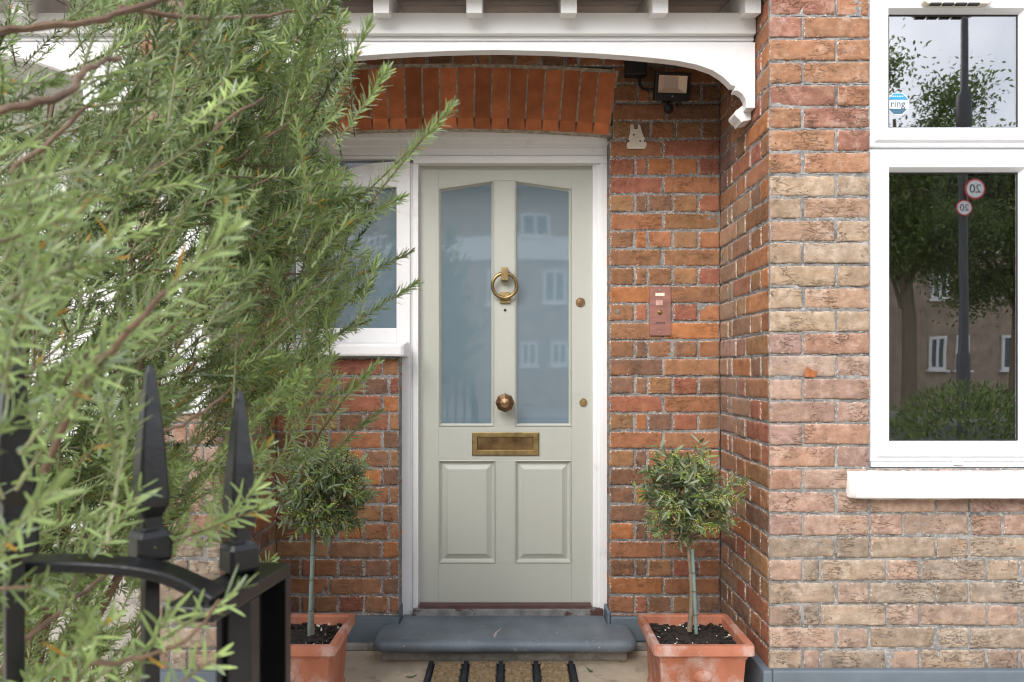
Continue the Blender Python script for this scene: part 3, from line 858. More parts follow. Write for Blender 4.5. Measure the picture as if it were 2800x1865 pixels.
# ------------------------------------------------------------------ porch canopy
BD = 2.63; BYY = BD - CAMD
def bp(px, py, d=BD): return (PX(px, d), PZ(py, d))
m = MB()
xr = BX - .003
def beam(x0, x1):
    m.box(x0, x1, BYY, BYY + .1, PZ(92, BD), PZ(34, BD))
    m.box(x0, x1, BYY + .022, BYY + .09, PZ(104, BD), PZ(92, BD)); m.box(x0, x1, BYY + .03, BYY + .09, PZ(112, BD), PZ(104, BD))
beam(PALX + .005, xr); beam(-3.2, PX(372, 2.63))
canopy = m.build('porch_canopy', M['white'], house, bevel=.003)
# curved board with stepped bracket ends
prof = [(1352, 134.5), (1420, 135.5), (1500, 137.5), (1580, 141), (1650, 145), (1720, 150), (1800, 157.5), (1855, 164), (1906, 174), (1949, 189), (1978, 207), (1993, 221), (2003, 231), (2014, 233), (2014, 238), (2008, 247), (2021, 247), (2033, 255), (2041, 268), (2042, 278), (2034, 286), (2021, 300), (2034, 311), (2043, 293), (2071, 293)]
prof = [(1352, 134.5), (1420, 135.5), (1500, 137.5), (1580, 141), (1650, 145), (1720, 150), (1800, 157.5), (1855, 164), (1906, 174), (1949, 189), (1978, 207), (1993, 221), (2002, 231), (2014, 233), (2009, 245), (2020, 246), (2033, 255), (2041, 268), (2043, 280), (2043, 293), (2071, 293)]
rt = [bp(x, q) for x, q in prof]
rt[-1] = (xr, rt[-1][1])
cx = .5 * (PALX + BX)
rt[0] = (cx, rt[0][1])
lt = [(2 * cx - x, z) for x, z in rt[::-1]]
lt = [(max(x, PALX + .004), z) for x, z in lt]
up = [(xr, PZ(112, BD)), (PALX + .004, PZ(112, BD))]
m = MB(); m.prism(lt[:-1] + rt + up, BYY + .008, BYY + .05)
m.build('arch_board', M['white'], canopy, bevel=.0025)
for s in (1, -1):
    m = MB()
    q = [(2043, 282), (2021, 300), (2021, 308), (2030, 318), (2036, 322), (2040, 330), (2046, 326), (2060, 324), (2071, 322), (2071, 282)]
    q = [(PX(x, BD), PZ(z - 8, BD)) for x, z in q]
    q = [((2 * cx - x) if s < 0 else x, z) for x, z in q]
    if s > 0: q = [(min(x, xr), z) for x, z in q]
    else: q = [(max(x, PALX + .003), z) for x, z in q]
    m.prism(q, BYY + .052, BYY + .13); m.build('corbel', M['white'], canopy, bevel=.002)
# far arch of the neighbouring porch
def far_arch(px): return 135 + max(0, (px + 250) / 460.0) ** 3 * 75
xs = np.linspace(-900, 215, 30)
ap = [bp(x, far_arch(x)) for x in xs] + [bp(222, 240), bp(225, 300), bp(372, 300), bp(372, 112), bp(-900, 112)]
m = MB(); m.prism(ap, BYY + .008, BYY + .05); m.build('arch_board', M['white'], canopy, bevel=.002)
# rafters
RD = 2.56; zr = PZ(36, RD)
slope = math.tan(R(11))
for pxc in (1042, 1297, 1556, 1806, 2060, 786, 535, 300, 43, -215):
    x = PX(pxc, RD); w = .0275
    if pxc == 43 or pxc == -215: x += 0
    y0, y1 = RD - CAMD, .0
    x1_, x0_ = x + w, x - w
    if pxc == 300 or pxc == 535: continue
    z0 = zr; L = y1 - y0
    vs = []
    for xx in (x0_, x1_):
        vs += [(xx, y0, z0), (xx, y1, z0 + L * slope), (xx, y1, z0 + L * slope + .1), (xx, y0, z0 + .1)]
    m = MB(); m.add(vs, [(0, 1, 2, 3), (7, 6, 5, 4), (0, 4, 5, 1), (1, 5, 6, 2), (2, 6, 7, 3), (3, 7, 4, 0)])
    m.build('rafter', M['white'], canopy, bevel=.002)
# roof boards over the rafters
m = MB(); y0 = -.66; z0 = zr + .1 - .12 * slope + .004; L = .66
zf = zr + .103 + (y0 - (RD - CAMD)) * slope
nb = 7
for i in range(nb):
    a = y0 + L * i / nb; b = y0 + L * (i + 1) / nb - .003
    za, zb = zf + (a - y0) * slope, zf + (b - y0) * slope
    for x0, x1 in ((-3.2, PALX0 - .004), (PALX0 - .004, BX - .004)):
        m.add([(x0, a, za), (x1, a, za), (x1, b, zb), (x0, b, zb), (x0, a, za + .02), (x1, a, za + .02), (x1, b, zb + .02), (x0, b, zb + .02)],
              [(0, 3, 2, 1), (4, 5, 6, 7), (0, 1, 5, 4), (1, 2, 6, 5), (2, 3, 7, 6), (3, 0, 4, 7)])
m.build('roof_boards', M['leadgrey'], canopy)
m = MB(); m.add([(-3.2, -.68, zf + .03), (BX - .004, -.68, zf + .03), (BX - .004, 0, zf + .03 + .68 * slope), (-3.2, 0, zf + .03 + .68 * slope), (-3.2, -.68, zf + .06), (BX - .004, -.68, zf + .06), (BX - .004, 0, zf + .06 + .68 * slope), (-3.2, 0, zf + .06 + .68 * slope)],
              [(0, 3, 2, 1), (4, 5, 6, 7), (0, 1, 5, 4), (1, 2, 6, 5), (2, 3, 7, 6), (3, 0, 4, 7)])
m.build('roof', M['slate'], canopy)
m = MB(); m.box(PALX + .005, xr, BYY + .12, BYY + .16, PZ(34, BD), PZ(34, BD) + .05); m.build('soffit_batten', M['leadgrey'], canopy)

# ------------------------------------------------------------------ things fixed to the porch wall
def wp(px, py, out=0): return Vector((PX(px, CAMD - out), -out, PZ(py, CAMD - out)))
# flood light
fl = thing('flood_light', wp(1828, 300), 'black floodlight with peach reflector, tilted down under the porch arch', 'light')
c = wp(1838, 237, .1)
ux = Vector((1, .16, .03)).normalized(); uz = Vector((.08, -.26, .9)); uz = (uz - ux * uz.dot(ux)).normalized(); un = ux.cross(uz) * 1.0
if un.y > 0: un = -un
k = 2.99 / F
hw, hh = 50 * k, 37 * k
def fpt(a, b, o): return c + ux * a + uz * b + un * o
m = MB()
def fring(a0, a1, b0, b1, o): return [fpt(a0, b0, o), fpt(a1, b0, o), fpt(a1, b1, o), fpt(a0, b1, o)]
m.loft([fring(-hw * .8, hw * .8, -hh * .8, hh * .8, -.03), fring(-hw, hw, -hh, hh, -.012), fring(-hw, hw, -hh, hh, .006), fring(-hw * .95, hw * .95, -hh * .93, hh * .93, .01), fring(-hw * .84, hw * .84, -hh * .46, hh * .78, .01), fring(-hw * .82, hw * .82, -hh * .44, hh * .76, .004)], True, False)
m.build('housing', M['blackplastic'], fl, bevel=.001)
m = MB()
m.loft([fring(-hw * .82, hw * .82, -hh * .44, hh * .76, .0045), fring(-hw * .4, hw * .4, -hh * .1, hh * .74, -.014)], False, False); m.build('reflector', M['reflector'], fl)
m = MB(); m.add(fring(-hw * .4, hw * .4, -hh * .1, hh * .74, -.0135), [(0, 1, 2, 3)]); m.build('led_panel', M['ledpanel'], fl)
m = MB(); m.lathe(fpt(0, -hh * .68, .009), un, [(.0035, 0), (.0035, .003), (.0003, .004)], 10); m.build('badge', M['screw'], fl)
m = MB()
m.box(c.x - .02, c.x + .02, -.075, 0, c.z - .03, c.z + .02)
m.tube([wp(1826, 268, .06), wp(1826, 285, .06), wp(1828, 292, .055)], .007); m.tube([wp(1858, 268, .05), wp(1857, 285, .04), wp(1850, 288, .03)], .008)
m.build('bracket', M['blackplastic'], fl, bevel=.002)
m = MB(); m.lathe(wp(1828, 290, .06), (0, -.2, -1), [(.012, 0), (.019, .004), (.019, .016), (.014, .026), (.0005, .029)], 16); m.build('motion_sensor', M['blackplastic'], fl, smooth=True)
# junction box with cable
jb = thing('junction_box', wp(1740, 180), 'square black junction box on the wall left of the floodlight, with a curved cable', 'junction box')
m = MB(); a = wp(1711, 204, .04); b = wp(1769, 150, .04); m.box(a.x, b.x, -.045, 0, a.z, b.z); m.build('box', M['blackplastic'], jb, bevel=.005, seg=3)
m = MB(); m.lathe(wp(1748, 203, .022), (0, 0, -1), [(.013, 0), (.013, .01), (.009, .012), (.009, .02), (.006, .022)], 12)
m.tube([wp(1748, 216, .022), wp(1750, 232, .022), wp(1758, 243, .025), wp(1772, 247, .03), wp(1792, 243, .04), wp(1812, 240, .06)], .006)
m.build('cable', M['blackplastic'], jb, smooth=True)
# old bracket plate
m = MB()
pts = [(1724, 341), (1732, 341), (1733, 352), (1738, 354), (1744, 352), (1745, 341), (1750, 341), (1755, 360), (1766, 388), (1769, 396), (1764, 407), (1716, 407), (1713, 398), (1717, 388), (1723, 362)]
m.prism([(wp(x, q, .004).x, wp(x, q, .004).z) for x, q in pts], -.006, .0)
ob = thing('wall_bracket', wp(1741, 407), 'small cream trapezoid bracket plate left on the bricks below the floodlight', 'bracket')
m.build('plate', simple('old cream paint', (.66, .59, .5), .7, var=.12, vs=30, bs_=80, bstr=.4, dirt=(.3, .2, .13), dscale=40, dpos=(.6, .75)), ob, bevel=.001)
for x, q in ((1719, 386), (1750, 386), (1762, 386), (1733, 369)):
    m = MB(); m.lathe(wp(x, q, .005), (0, -1, 0), [(.004, 0), (.0035, .003), (.0003, .004)], 10); m.build('screw', M['blackplastic'], ob)
# door entry plate
ep = thing('bell_plate', wp(1805, 919), 'tall pinkish copper bell plate with button, screwed to the bricks right of the door', 'doorbell')
m = MB(); a = wp(1776, 918, .004); b = wp(1834, 784, .004); m.box(a.x, b.x, -.008, .003, a.z, b.z); m.build('plate', M['copper'], ep, bevel=.0012)
m = MB(); a = wp(1792, 809.5, .008); b = wp(1817, 801, .008); m.box(a.x, b.x, -.0092, -.007, a.z, b.z); m.build('name_window', simple('ivory card', (.75, .7, .58), .5), ep)
m = MB(); a = wp(1793, 834, .008); b = wp(1812, 821, .008); m.box(a.x, b.x, -.0088, -.007, a.z, b.z); m.build('label_plate', simple('worn label', (.5, .3, .27), .6, var=.3, vs=60), ep)
m = MB(); m.lathe(wp(1804, 854, .007), (0, -1, 0), [(.0095, 0), (.0095, .003), (.0075, .0045), (.006, .004), (.0055, .008), (.0003, .009)], 18); m.build('button', M['brass'], ep, smooth=True)
m = MB()
for x in (1794, 1799, 1803, 1808, 1813, 1817):
    a = wp(x - 1, 885, .008); b = wp(x + 1.4, 881, .008); m.box(a.x, b.x, -.0086, -.007, a.z, b.z)
m.build('speaker_slots', M['ink'], ep)
for q in (793, 908):
    m = MB(); m.lathe(wp(1804, q, .007), (0, -1, 0), [(.004, 0), (.0036, .002), (.0003, .0035)], 12); m.build('screw', M['screw'], ep, smooth=True)

# ------------------------------------------------------------------ terracotta pots with olive standards
PW = .335; PH = .247
def make_pot(loc, label, seed):
    t = thing('terracotta_pot', loc, label, 'plant pot', 'terracotta pots beside the doorstep')
    L = Vector(loc)
    def sq(h, z, r=.008, n=3): return [(L.x + x, L.y + y, L.z + z) for x, y in rounded_rect(-h, h, -h, h, r, n)]
    m = MB(); w = PW / 2
    m.loft([sq(w * .80, 0), sq(w * .82, .012), sq(w * .79, .03), sq(w * .80, .05), sq(w * .855, PH - .058), sq(w * .87, PH - .054), sq(w * .865, PH - .051), sq(w * .89, PH - .047), sq(w * .885, PH - .043), sq(w * .95, PH - .037, .012), sq(w, PH - .033, .016), sq(w, PH - .007, .016), sq(w * .985, PH, .014), sq(w * .88, PH, .006), sq(w * .845, PH - .006, .006), sq(w * .82, PH - .05, .006)], True, False)
    pot = m.build('pot', M['terracotta'], t, smooth=True, angle=30)
    m = MB()
    for s in (-1,):
        rings = []
        for i in range(6):
            a = R(90 * i / 5); rad = math.cos(a); h = math.sin(a)
            rings.append([(L.x + .03 * rad * math.cos(R(20 * k)) * 1.1, L.y - w * .815 - .014 * h, L.z + .135 + .024 * rad * math.sin(R(20 * k))) for k in range(18)])
        m.loft(rings, False, True)
    m.build('boss', M['terracotta'], t, smooth=True)
    # soil
    rs = random.Random(seed); n = 26; vs = []; fs = []; h = w * .84
    for j in range(n + 1):
        for i in range(n + 1):
            x = -h + 2 * h * i / n; y = -h + 2 * h * j / n
            vs.append((L.x + x, L.y + y, L.z + PH - .036 + .012 * math.exp(-(x * x + y * y) / .006) + rs.uniform(-.0045, .0055)))
    fs = [(j * (n + 1) + i, j * (n + 1) + i + 1, (j + 1) * (n + 1) + i + 1, (j + 1) * (n + 1) + i) for j in range(n) for i in range(n)]
    m = MB(); m.add(vs, fs)
    for q in range(42):
        x, y = rs.uniform(-h, h) * .95, rs.uniform(-h, h) * .95; s = rs.choice([.001, .0013, .0018, .0028])
        m.obox((L.x + x, L.y + y, L.z + PH - .03 + rs.uniform(0, .004)), (s, s * .3, 0), (-s * .3, s, 0), (0, s * .2, s * .8), 1)
    for q in range(160):
        x, y = rs.uniform(-h, h) * .95, rs.uniform(-h, h) * .95; s = rs.uniform(.003, .007)
        m.obox((L.x + x, L.y + y, L.z + PH - .032 + rs.uniform(0, .004)), (s, s * .5, 0), (-s * .5, s, s * .2), (0, -s * .2, s * .7), 0)
    m.build('soil', [M['soil'], M['perlite']], t)
    return t
potR = make_pot((.636, -.492, 0), 'square terracotta pot in the corner right of the doorstep, by the bay wall', 3)
potL = make_pot((-.752, -.492, 0), 'square terracotta pot left of the doorstep, half hidden behind the gate', 4)

def make_olive(base, top, centre, rad, label, seed, stake, gspread):
    t = thing('olive_tree', base, label, 'tree', 'small ball headed olive trees in pots')
    rs = np.random.RandomState(seed); rr_ = random.Random(seed)
    b = Vector(base); tp = Vector(top); c = Vector(centre)
    m = MB()
    pts = []
    for i in range(9):
        s = i / 8; p = b.lerp(tp, s) + Vector((.006 * math.sin(s * 5 + seed), .004 * math.cos(s * 4), 0)); pts.append(p)
    m.tube(pts, [.0095 - .004 * i / 8 for i in range(9)], 8)
    tips = []
    for i in range(70):
        v = Vector((rs.normal(), rs.normal(), rs.normal() + .15)).normalized()
        e = c + Vector((v.x * rad.x, v.y * rad.x, v.z * rad.z)) * rs.uniform(.6, 1.12)
        mid = tp.lerp(e, .5) + Vector((rs.normal() * .012, rs.normal() * .012, .01))
        m.tube([tp + Vector((0, 0, .01)), mid, e], [.003, .002, .001], 5)
        tips.append((mid, e))
    m.build('trunk', M['bark'], t, smooth=True)
    B_, D_, N_, L_, W_, K_, C_ = [], [], [], [], [], [], []
    FB, FD_, FC = [], [], []
    for q in range(190):
        mid, e = tips[rs.randint(len(tips))]
        v = Vector((rs.normal(), rs.normal(), rs.normal()))
        v.normalize()
        rr2 = rs.uniform(.0, 1) ** .45
        s0 = c + Vector((v.x * rad.x, v.y * rad.x, v.z * rad.z)) * rr2 * (.86 if rs.rand() < .85 else 1.05)
        dr = (v + Vector((rs.normal() * .45, rs.normal() * .45, rs.normal() * .35 + .25))).normalized()
        ln = rs.uniform(.05, .085)
        sun = rs.rand()
        for k in range(7):
            for sd in (-1, 1):
                p = s0 + dr * ln * (k / 6.0)
                perp = dr.cross(Vector((rs.normal(), rs.normal(), rs.normal()))).normalized()
                ld = (dr * .65 + perp * sd * .8).normalized()
                B_.append(p); D_.append(ld); N_.append(Vector((rs.normal() * .5, rs.normal() * .5 - .3, 1)).normalized())
                L_.append(rs.uniform(.026, .05)); W_.append(rs.uniform(.0068, .0108)); K_.append(rs.uniform(-.25, .1))
                if rs.rand() < .22: cc = np.array((.24, .27, .18))
                elif rs.rand() < .2: cc = np.array((.2, .28, .06))
                elif rs.rand() < .03: cc = np.array((.2, .09, .07))
                else: cc = np.array((.14, .185, .09))
                C_.append(cc * rs.uniform(.7, 1.35))
        # flower clusters
        pf = gspread(v)
        if rs.rand() < pf and rr2 > .55:
            for z in range(30):
                p = s0 + dr * ln * rs.uniform(.4, 1.25) + Vector((rs.normal(), rs.normal(), rs.normal())) * .008
                FB.append(p); FC.append(np.array((.5, .5, .14)) * rs.uniform(.7, 1.25) if rs.rand() < .8 else np.array((.45, .38, .25)))
    leaf_object('crown', M['olive'], t, B_, D_, N_, np.array(L_), np.array(W_), np.array(K_), C_, [(0, .15), (.22, .85), (.5, 1), (.8, .6), (1, .05)])
    FB = np.array(FB); n = len(FB)
    m = MB()
    for p, col in zip(FB, FC):
        s = rs.uniform(.0016, .003); p = Vector(p)
        m.add([p + Vector(q) * s for q in ((1, 0, 0), (-1, 0, 0), (0, 1, 0), (0, -1, 0), (0, 0, 1), (0, 0, -1))], [(0, 2, 4), (2, 1, 4), (1, 3, 4), (3, 0, 4), (2, 0, 5), (1, 2, 5), (3, 1, 5), (0, 3, 5)], 0, (*col, 1))
    m.build('flower_buds', M['olive'], t, usecol=True)
    sk = thing('plant_stake', stake[0], 'grey green cane tied to the %s olive trunk' % ('right' if b.x > 0 else 'left'), 'stake', 'canes staking the olive trees')
    m = MB(); s0, s1 = Vector(stake[0]), Vector(stake[1])
    pts = [s0.lerp(s1, i / 10) for i in range(11)]
    m.tube(pts, [.0058 + (.0009 if i % 3 == 1 else 0) for i in range(11)], 8); m.build('cane', M['cane'], sk, smooth=True)
    tm = simple('green tie', (.06, .11, .07), .6)
    for s in (.22, .5, .72):
        m = MB(); p = s0.lerp(s1, s); m.torus(p, (0, .1, 1), .0085, .0016, 16, 6); m.build('tie', tm, sk)
    return t
OD = 2.6
make_olive(P(1888, 1727, OD), P(1886, 1478, OD), P(1876, 1356, OD), Vector((.141, .141, .136)),
           'ball headed olive tree right of the door, with yellowish buds low in its crown', 31, (P(1904, 1733, OD - .01), P(1893, 1500, OD - .012)), lambda v: .95 if (v.z < .2 and v.x > -.9) else .55)
make_olive(P(853, 1735, OD + .02), P(858, 1440, OD), P(893, 1338, OD), Vector((.131, .131, .13)),
           'ball headed olive tree left of the door, buds on its right side', 47, (P(845, 1738, OD - .02), P(857, 1432, OD - .012)), lambda v: .95 if v.x > -.1 else .4)

# ------------------------------------------------------------------ door mat
mat_t = thing('door_mat', (PX(1371, 2.85), -.4, 0), 'black rubber door mat with rows of brown coir bristles, below the doorstep', 'mat')
m = MB(); mw = .287; my0, my1 = -.62, -.2; mx = ORG[mat_t].x
cw = (mw * 2 - .03) / 4
m.box(mx - mw, mx + mw, my0, my1, .002, .008)
for i in range(5):
    x = mx - mw + cw * i + .0; m.box(x + .004, x + .022, my0, my1, .0085, .02)
    for j in range(20):
        y = my0 + .02 * j + .004; m.box(x + .006, x + .020, y, y + .012, .0205, .0225)
rowp = .0625
for j in range(7):
    y = my1 - .003 - rowp * j
    for i in range(4):
        x = mx - mw + cw * i + .0265; m.box(x, x + cw - .027, y - .012, y - .001, .0085, .011)
m.build('rubber_frame', M['rubber'], mat_t, bevel=.0012)
rs = random.Random(77)
for j in range(6):
    for i in range(4):
        m = MB(); x0 = mx - mw + cw * i + .028; x1 = x0 + cw - .03; y1 = my1 - .018 - rowp * j; y0 = y1 - .038
        nx, ny = 22, 6; vs = []
        for b in range(ny + 1):
            for a in range(nx + 1):
                e = (b in (0, ny)) or (a in (0, nx))
                vs.append((x0 + (x1 - x0) * a / nx + rs.uniform(-.001, .001), y0 + (y1 - y0) * b / ny + rs.uniform(-.001, .001), (.0095 if e else .025) + rs.uniform(-.002, .0025) * (not e)))
        m.add(vs, [(b * (nx + 1) + a, b * (nx + 1) + a + 1, (b + 1) * (nx + 1) + a + 1, (b + 1) * (nx + 1) + a) for b in range(ny) for a in range(nx)])
        m.build('bristle_strip', M['coir'], mat_t)
# dead leaves lying by the step
rs = random.Random(8)
for i, (x, q, lab) in enumerate(((1445, 1800, 'curled brown dead leaf on the step edge above the mat'), (1700, 1808, 'dry brown leaf scrap right of the mat by the pot'), (1125, 1850, 'green leaf fallen on the paving left of the mat'), (1612, 1832, 'thin green leaf fallen on the paving right of the mat'))):
    dd = 1.15 * F / (q - 1012); p = P(x, q, dd); m = MB()
    L = .02; a = rs.uniform(0, 3)
    u = Vector((math.cos(a), math.sin(a), 0)); w = Vector((-u.y, u.x, 0)); vs = []
    for k, (s, ww) in enumerate(((-1, .1), (-.4, .9), (.3, .8), (1, .1))):
        for sg in (-1, 0, 1): vs.append(Vector((p.x, p.y, .003)) + u * s * L + w * ww * sg * .0055 + Vector((0, 0, .005 * s * s + (.004 if sg else 0))))
    m.add(vs, [(k * 3 + j, k * 3 + j + 1, k * 3 + j + 4, k * 3 + j + 3) for k in range(3) for j in range(2)])
    tag(m.build('fallen_leaf', M['fleck'] if i < 2 else simple('fallen green', (.1, .13, .05), .6)), lab, 'leaf')

# ------------------------------------------------------------------ iron gate, standing open in the foreground
def G(px, py, d): return P(px, py, d)
gate = thing('iron_gate', (PX(655, .81), .81 - CAMD, 0), 'black wrought iron garden gate with spear finials, standing open in the foreground', 'gate')
bars = [(655, 1066, .81), (411, 995, .745), (38, 905, .655), (-420, 830, .57)]
gdir = (G(655, 1, .81) - G(411, 1, .745)); gdir.z = 0; gdir.normalize(); gper = Vector((-gdir.y, gdir.x, 0))
rail_pts = [P(578, 1650, .70), P(520, 1618, .70), P(430, 1580, .695), P(330, 1562, .69), (P(180, 1553, .68)), P(30, 1556, .665), P(-150, 1566, .64), P(-420, 1600, .6)]
for i, (px, py, d) in enumerate(bars):
    tipp = P(px, py, d); x, y, zt = tipp.x, tipp.y, tipp.z
    c = Vector((x, y, 0))
    m = MB(); s = .0072
    zbase = zt - .205
    a1 = (gdir + gper).normalized(); ang = math.atan2(gdir.y, gdir.x)
    ax, ay = gdir, gper
    def sqr(h, z): return [(c.x + ax.x * sx * h + ay.x * sy * h, c.y + ax.y * sx * h + ay.y * sy * h, z) for sx, sy in ((-1, -1), (1, -1), (1, 1), (-1, 1))]
    m.loft([sqr(s, .06), sqr(s, zbase + .002)], True, True)
    bar = m.build('bar', M['iron'], gate, bevel=.0012)
    m = MB()
    def rnd8(h, z, k=.8):
        h = h * 1.12
        o = []
        for sx, sy in ((-1, -1), (1, -1), (1, 1), (-1, 1)):
            o.append((sx * h, sy * h))
        pts = rounded_rect(-h, h, -h, h, h * (1 - k), 1)
        return [(c.x + ax.x * p + ay.x * q, c.y + ax.y * p + ay.y * q, z) for p, q in pts]
    zb = zbase
    m.loft([rnd8(.0075, zb), rnd8(.0095, zb + .004), rnd8(.0143, zb + .009), rnd8(.0149, zb + .012), rnd8(.0149, zb + .033), rnd8(.0125, zb + .038), rnd8(.0088, zb + .041), rnd8(.0082, zb + .052), rnd8(.0126, zb + .063), rnd8(.0133, zb + .070), rnd8(.0102, zb + .125), rnd8(.0058, zb + .175), rnd8(.0036, zb + .196), rnd8(.0018, zb + .204)], True, True)
    m.build('finial', M['iron'], gate, bevel=.0012)
# flat bow rail
m = MB(); rings = []
sm = []
for i in range(len(rail_pts) - 1):
    for k in range(4):
        t = k / 4; p0 = rail_pts[max(0, i - 1)]; p1 = rail_pts[i]; p2 = rail_pts[i + 1]; p3 = rail_pts[min(len(rail_pts) - 1, i + 2)]
        sm.append(.5 * ((2 * p1) + (p2 - p0) * t + (2 * p0 - 5 * p1 + 4 * p2 - p3) * t * t + (3 * p1 - p0 - 3 * p2 + p3) * t ** 3))
sm.append(rail_pts[-1])
for i, p in enumerate(sm):
    t = (sm[min(i + 1, len(sm) - 1)] - sm[max(i - 1, 0)]).normalized()
    n = Vector((0, 1, 0)); n = (n - t * n.dot(t)).normalized(); b = t.cross(n)
    rings.append([p + b * .0055, p + n * .032 + b * .0055, p + n * .032 - b * .0055, p - b * .0055])
m.loft(rings, True, True); m.build('bow_rail', M['iron'], gate, bevel=.0025)
# latch frame: flat top bar on two legs
m = MB()
A = P(582, 1640, .70); Bv = P(772, 1552, .845); A.z = Bv.z = .5 * (A.z + Bv.z)
dv = (Bv - A).normalized(); pv = Vector((-dv.y, dv.x, 0))
def lbox(s0, s1, w0, w1, z0, z1):
    vs = []
    for z in (z0, z1):
        for s, w in ((s0, w0), (s1, w0), (s1, w1), (s0, w1)):
            q = A + dv * s + pv * w; vs.append((q.x, q.y, z))
    m.add(vs, [(0, 3, 2, 1), (4, 5, 6, 7), (0, 1, 5, 4), (1, 2, 6, 5), (2, 3, 7, 6), (3, 0, 4, 7)])
LN = (Bv - A).length
zt = A.z
lbox(-.012, LN + .006, -.008, .045, zt - .014, zt)
lbox(.058, .078, -.008, .02, .05, zt - .0145)
lbox(LN - .006, LN + .006, -.008, .045, .05, zt - .0145)
lbox(.05, LN - .006, .02, .026, .05, zt - .0145)
m.build('latch_frame', M['iron'], gate, bevel=.0018)
m = MB(); p0 = Vector((bars[0][0], 0, 0))
q0 = P(655, 1066, .81); q1 = P(-420, 830, .57)
d2 = (q1 - q0); d2.z = 0; mid = q0 + d2 * .5; L2 = d2.length; d2.normalize(); n2 = Vector((-d2.y, d2.x, 0))
m.obox((mid.x, mid.y, .12), d2 * (L2 * .5), n2 * .006, (0, 0, .02)); m.build('bottom_rail', M['iron'], gate, bevel=.002)

# ------------------------------------------------------------------ rosemary bush in the left foreground
bush = thing('rosemary_bush', (-1.05, -1.75, 0), 'big rosemary bush with needle leaves and woody stems overhanging the gate', 'bush')
rs = np.random.RandomState(5)
env = np.array([(-300, 1000), (0, 985), (60, 975), (130, 985), (200, 1005), (260, 985), (330, 950), (400, 925), (470, 985), (540, 1045), (620, 1060), (700, 1080), (790, 1040), (860, 930), (930, 960), (1020, 930), (1090, 840), (1160, 760), (1240, 700), (1320, 640), (1420, 560), (1520, 480), (1600, 400), (1700, 430), (1800, 480), (1950, 520)], float)
def env_r(py): return np.interp(py, env[:, 0], env[:, 1])
B_, D_, N_, L_, W_, K_, C_ = [], [], [], [], [], [], []
wood = MB()
def sprig(tip, d, L, n, lw=1.0, tone=None, stem_r=.0011, bare=0.0):
    """one shoot ending at tip, whorled with needles"""
    tip = Vector(tip); d = Vector(d).normalized()
    bend = Vector((rs.normal() * .18, rs.normal() * .18, -.12 + rs.normal() * .15))
    def pt(s): return tip - d * L * (1 - s) + bend * L * ((1 - s) ** 2) * .6
    wood.tube([pt(s) for s in (0, .35, .7, 1)], [stem_r * 1.5, stem_r * 1.2, stem_r, stem_r * .5], 5, 1 if rs.rand() < .8 else 0)
    ref = d.orthogonal().normalized(); oth = d.cross(ref)
    tone = tone if tone is not None else rs.rand()
    # darker old foliage .. fresh yellow green
    c0 = np.array((.06, .09, .028)) * (1 - tone) + np.array((.35, .46, .165)) * tone
    g0 = rs.uniform(.85, 1.15)
    for i in range(n):
        s = bare + (1 - bare) * (i + rs.rand()) / n
        a = i * 2.4 + rs.normal() * .4
        out = ref * math.cos(a) + oth * math.sin(a)
        open_ = .95 * (1 - s) ** .5 + .28 + rs.normal() * .12
        ld = (d * math.cos(open_) + out * math.sin(open_)).normalized()
        p = pt(s)
        B_.append(p); D_.append(ld); N_.append(-out + d * .2)
        size = (.55 + .45 * math.sin(PI * min(1, .25 + .75 * (1 - s) + .15))) * (1 - .35 * max(0, s - .85) / .15)
        L_.append(rs.uniform(.0165, .0275) * size * lw); W_.append(rs.uniform(.0024, .0035) * lw); K_.append(rs.uniform(-.28, .1))
        cc = c0 * g0 * rs.uniform(.7, 1.3)
        if rs.rand() < .018: cc = np.array((.42, .24, .04))
        elif rs.rand() < .1: cc = np.array((.30, .37, .22)) * rs.uniform(.8, 1.1)
        C_.append(cc)
def spr_dir(up=.62):
    v = Vector((.62 + rs.normal() * .36, rs.normal() * .5, up + rs.normal() * .34))
    return v.normalized()
# A: the body of the shrub, 1.2 to 2 m from the lens
cnt = 0
while cnt < 2250:
    py = rs.uniform(-200, 1950); px = rs.uniform(-280, 1080); d = rs.uniform(1.15, 1.95)
    e = env_r(py) - 25 - (d > 1.7) * 40
    if px > e: continue
    if cnt > 1500 and not ((px > 600 and py < 1050) or (px < 520 and 1150 < py < 1640)): continue
    if px < 860 and mnoise.noise(Vector((px / 120.0, py / 95.0, 2.7))) < -.22 and rs.rand() < .8: continue
    # thin the mass towards its lower right and leave a few openings
    if px > e - 160 and rs.rand() < .2: continue
    if 560 < px < 800 and 730 < py < 950 and rs.rand() < .75: continue
    if py > 1450 and rs.rand() < .35: continue
    if px < 330 and py < 300 and rs.rand() < .84: continue
    if px > 850 and 560 < py < 900 and rs.rand() < .45: continue
    sprig(P(px, py, d), spr_dir(), rs.uniform(.10, .19), rs.randint(66, 104), tone=min(1, max(0, rs.normal() * .3 + .42 + .22 * (px > e - 200))))
    cnt += 1
# B: nearer, soft
cnt = 0
while cnt < 270:
    py = rs.uniform(-150, 1950); px = rs.uniform(-250, 720); d = rs.uniform(.78, 1.15)
    if px > env_r(py) - 280: continue
    if px < 330 and py < 380 and rs.rand() < .85: continue
    if px > 180 and py > 900 and rs.rand() < .75: continue
    sprig(P(px, py, d), spr_dir(.55), rs.uniform(.1, .17), rs.randint(46, 70), tone=min(1, max(0, rs.normal() * .25 + .5)))
    cnt += 1
# C: nearest, very blurred
cnt = 0
while cnt < 46:
    py = rs.uniform(350, 1900); px = rs.uniform(-220, 380); d = rs.uniform(.5, .72)
    if py > 1120 and rs.rand() < .85: continue
    sprig(P(px, py, d), spr_dir(.5), rs.uniform(.08, .14), rs.randint(30, 46), tone=rs.uniform(.4, .95))
    cnt += 1
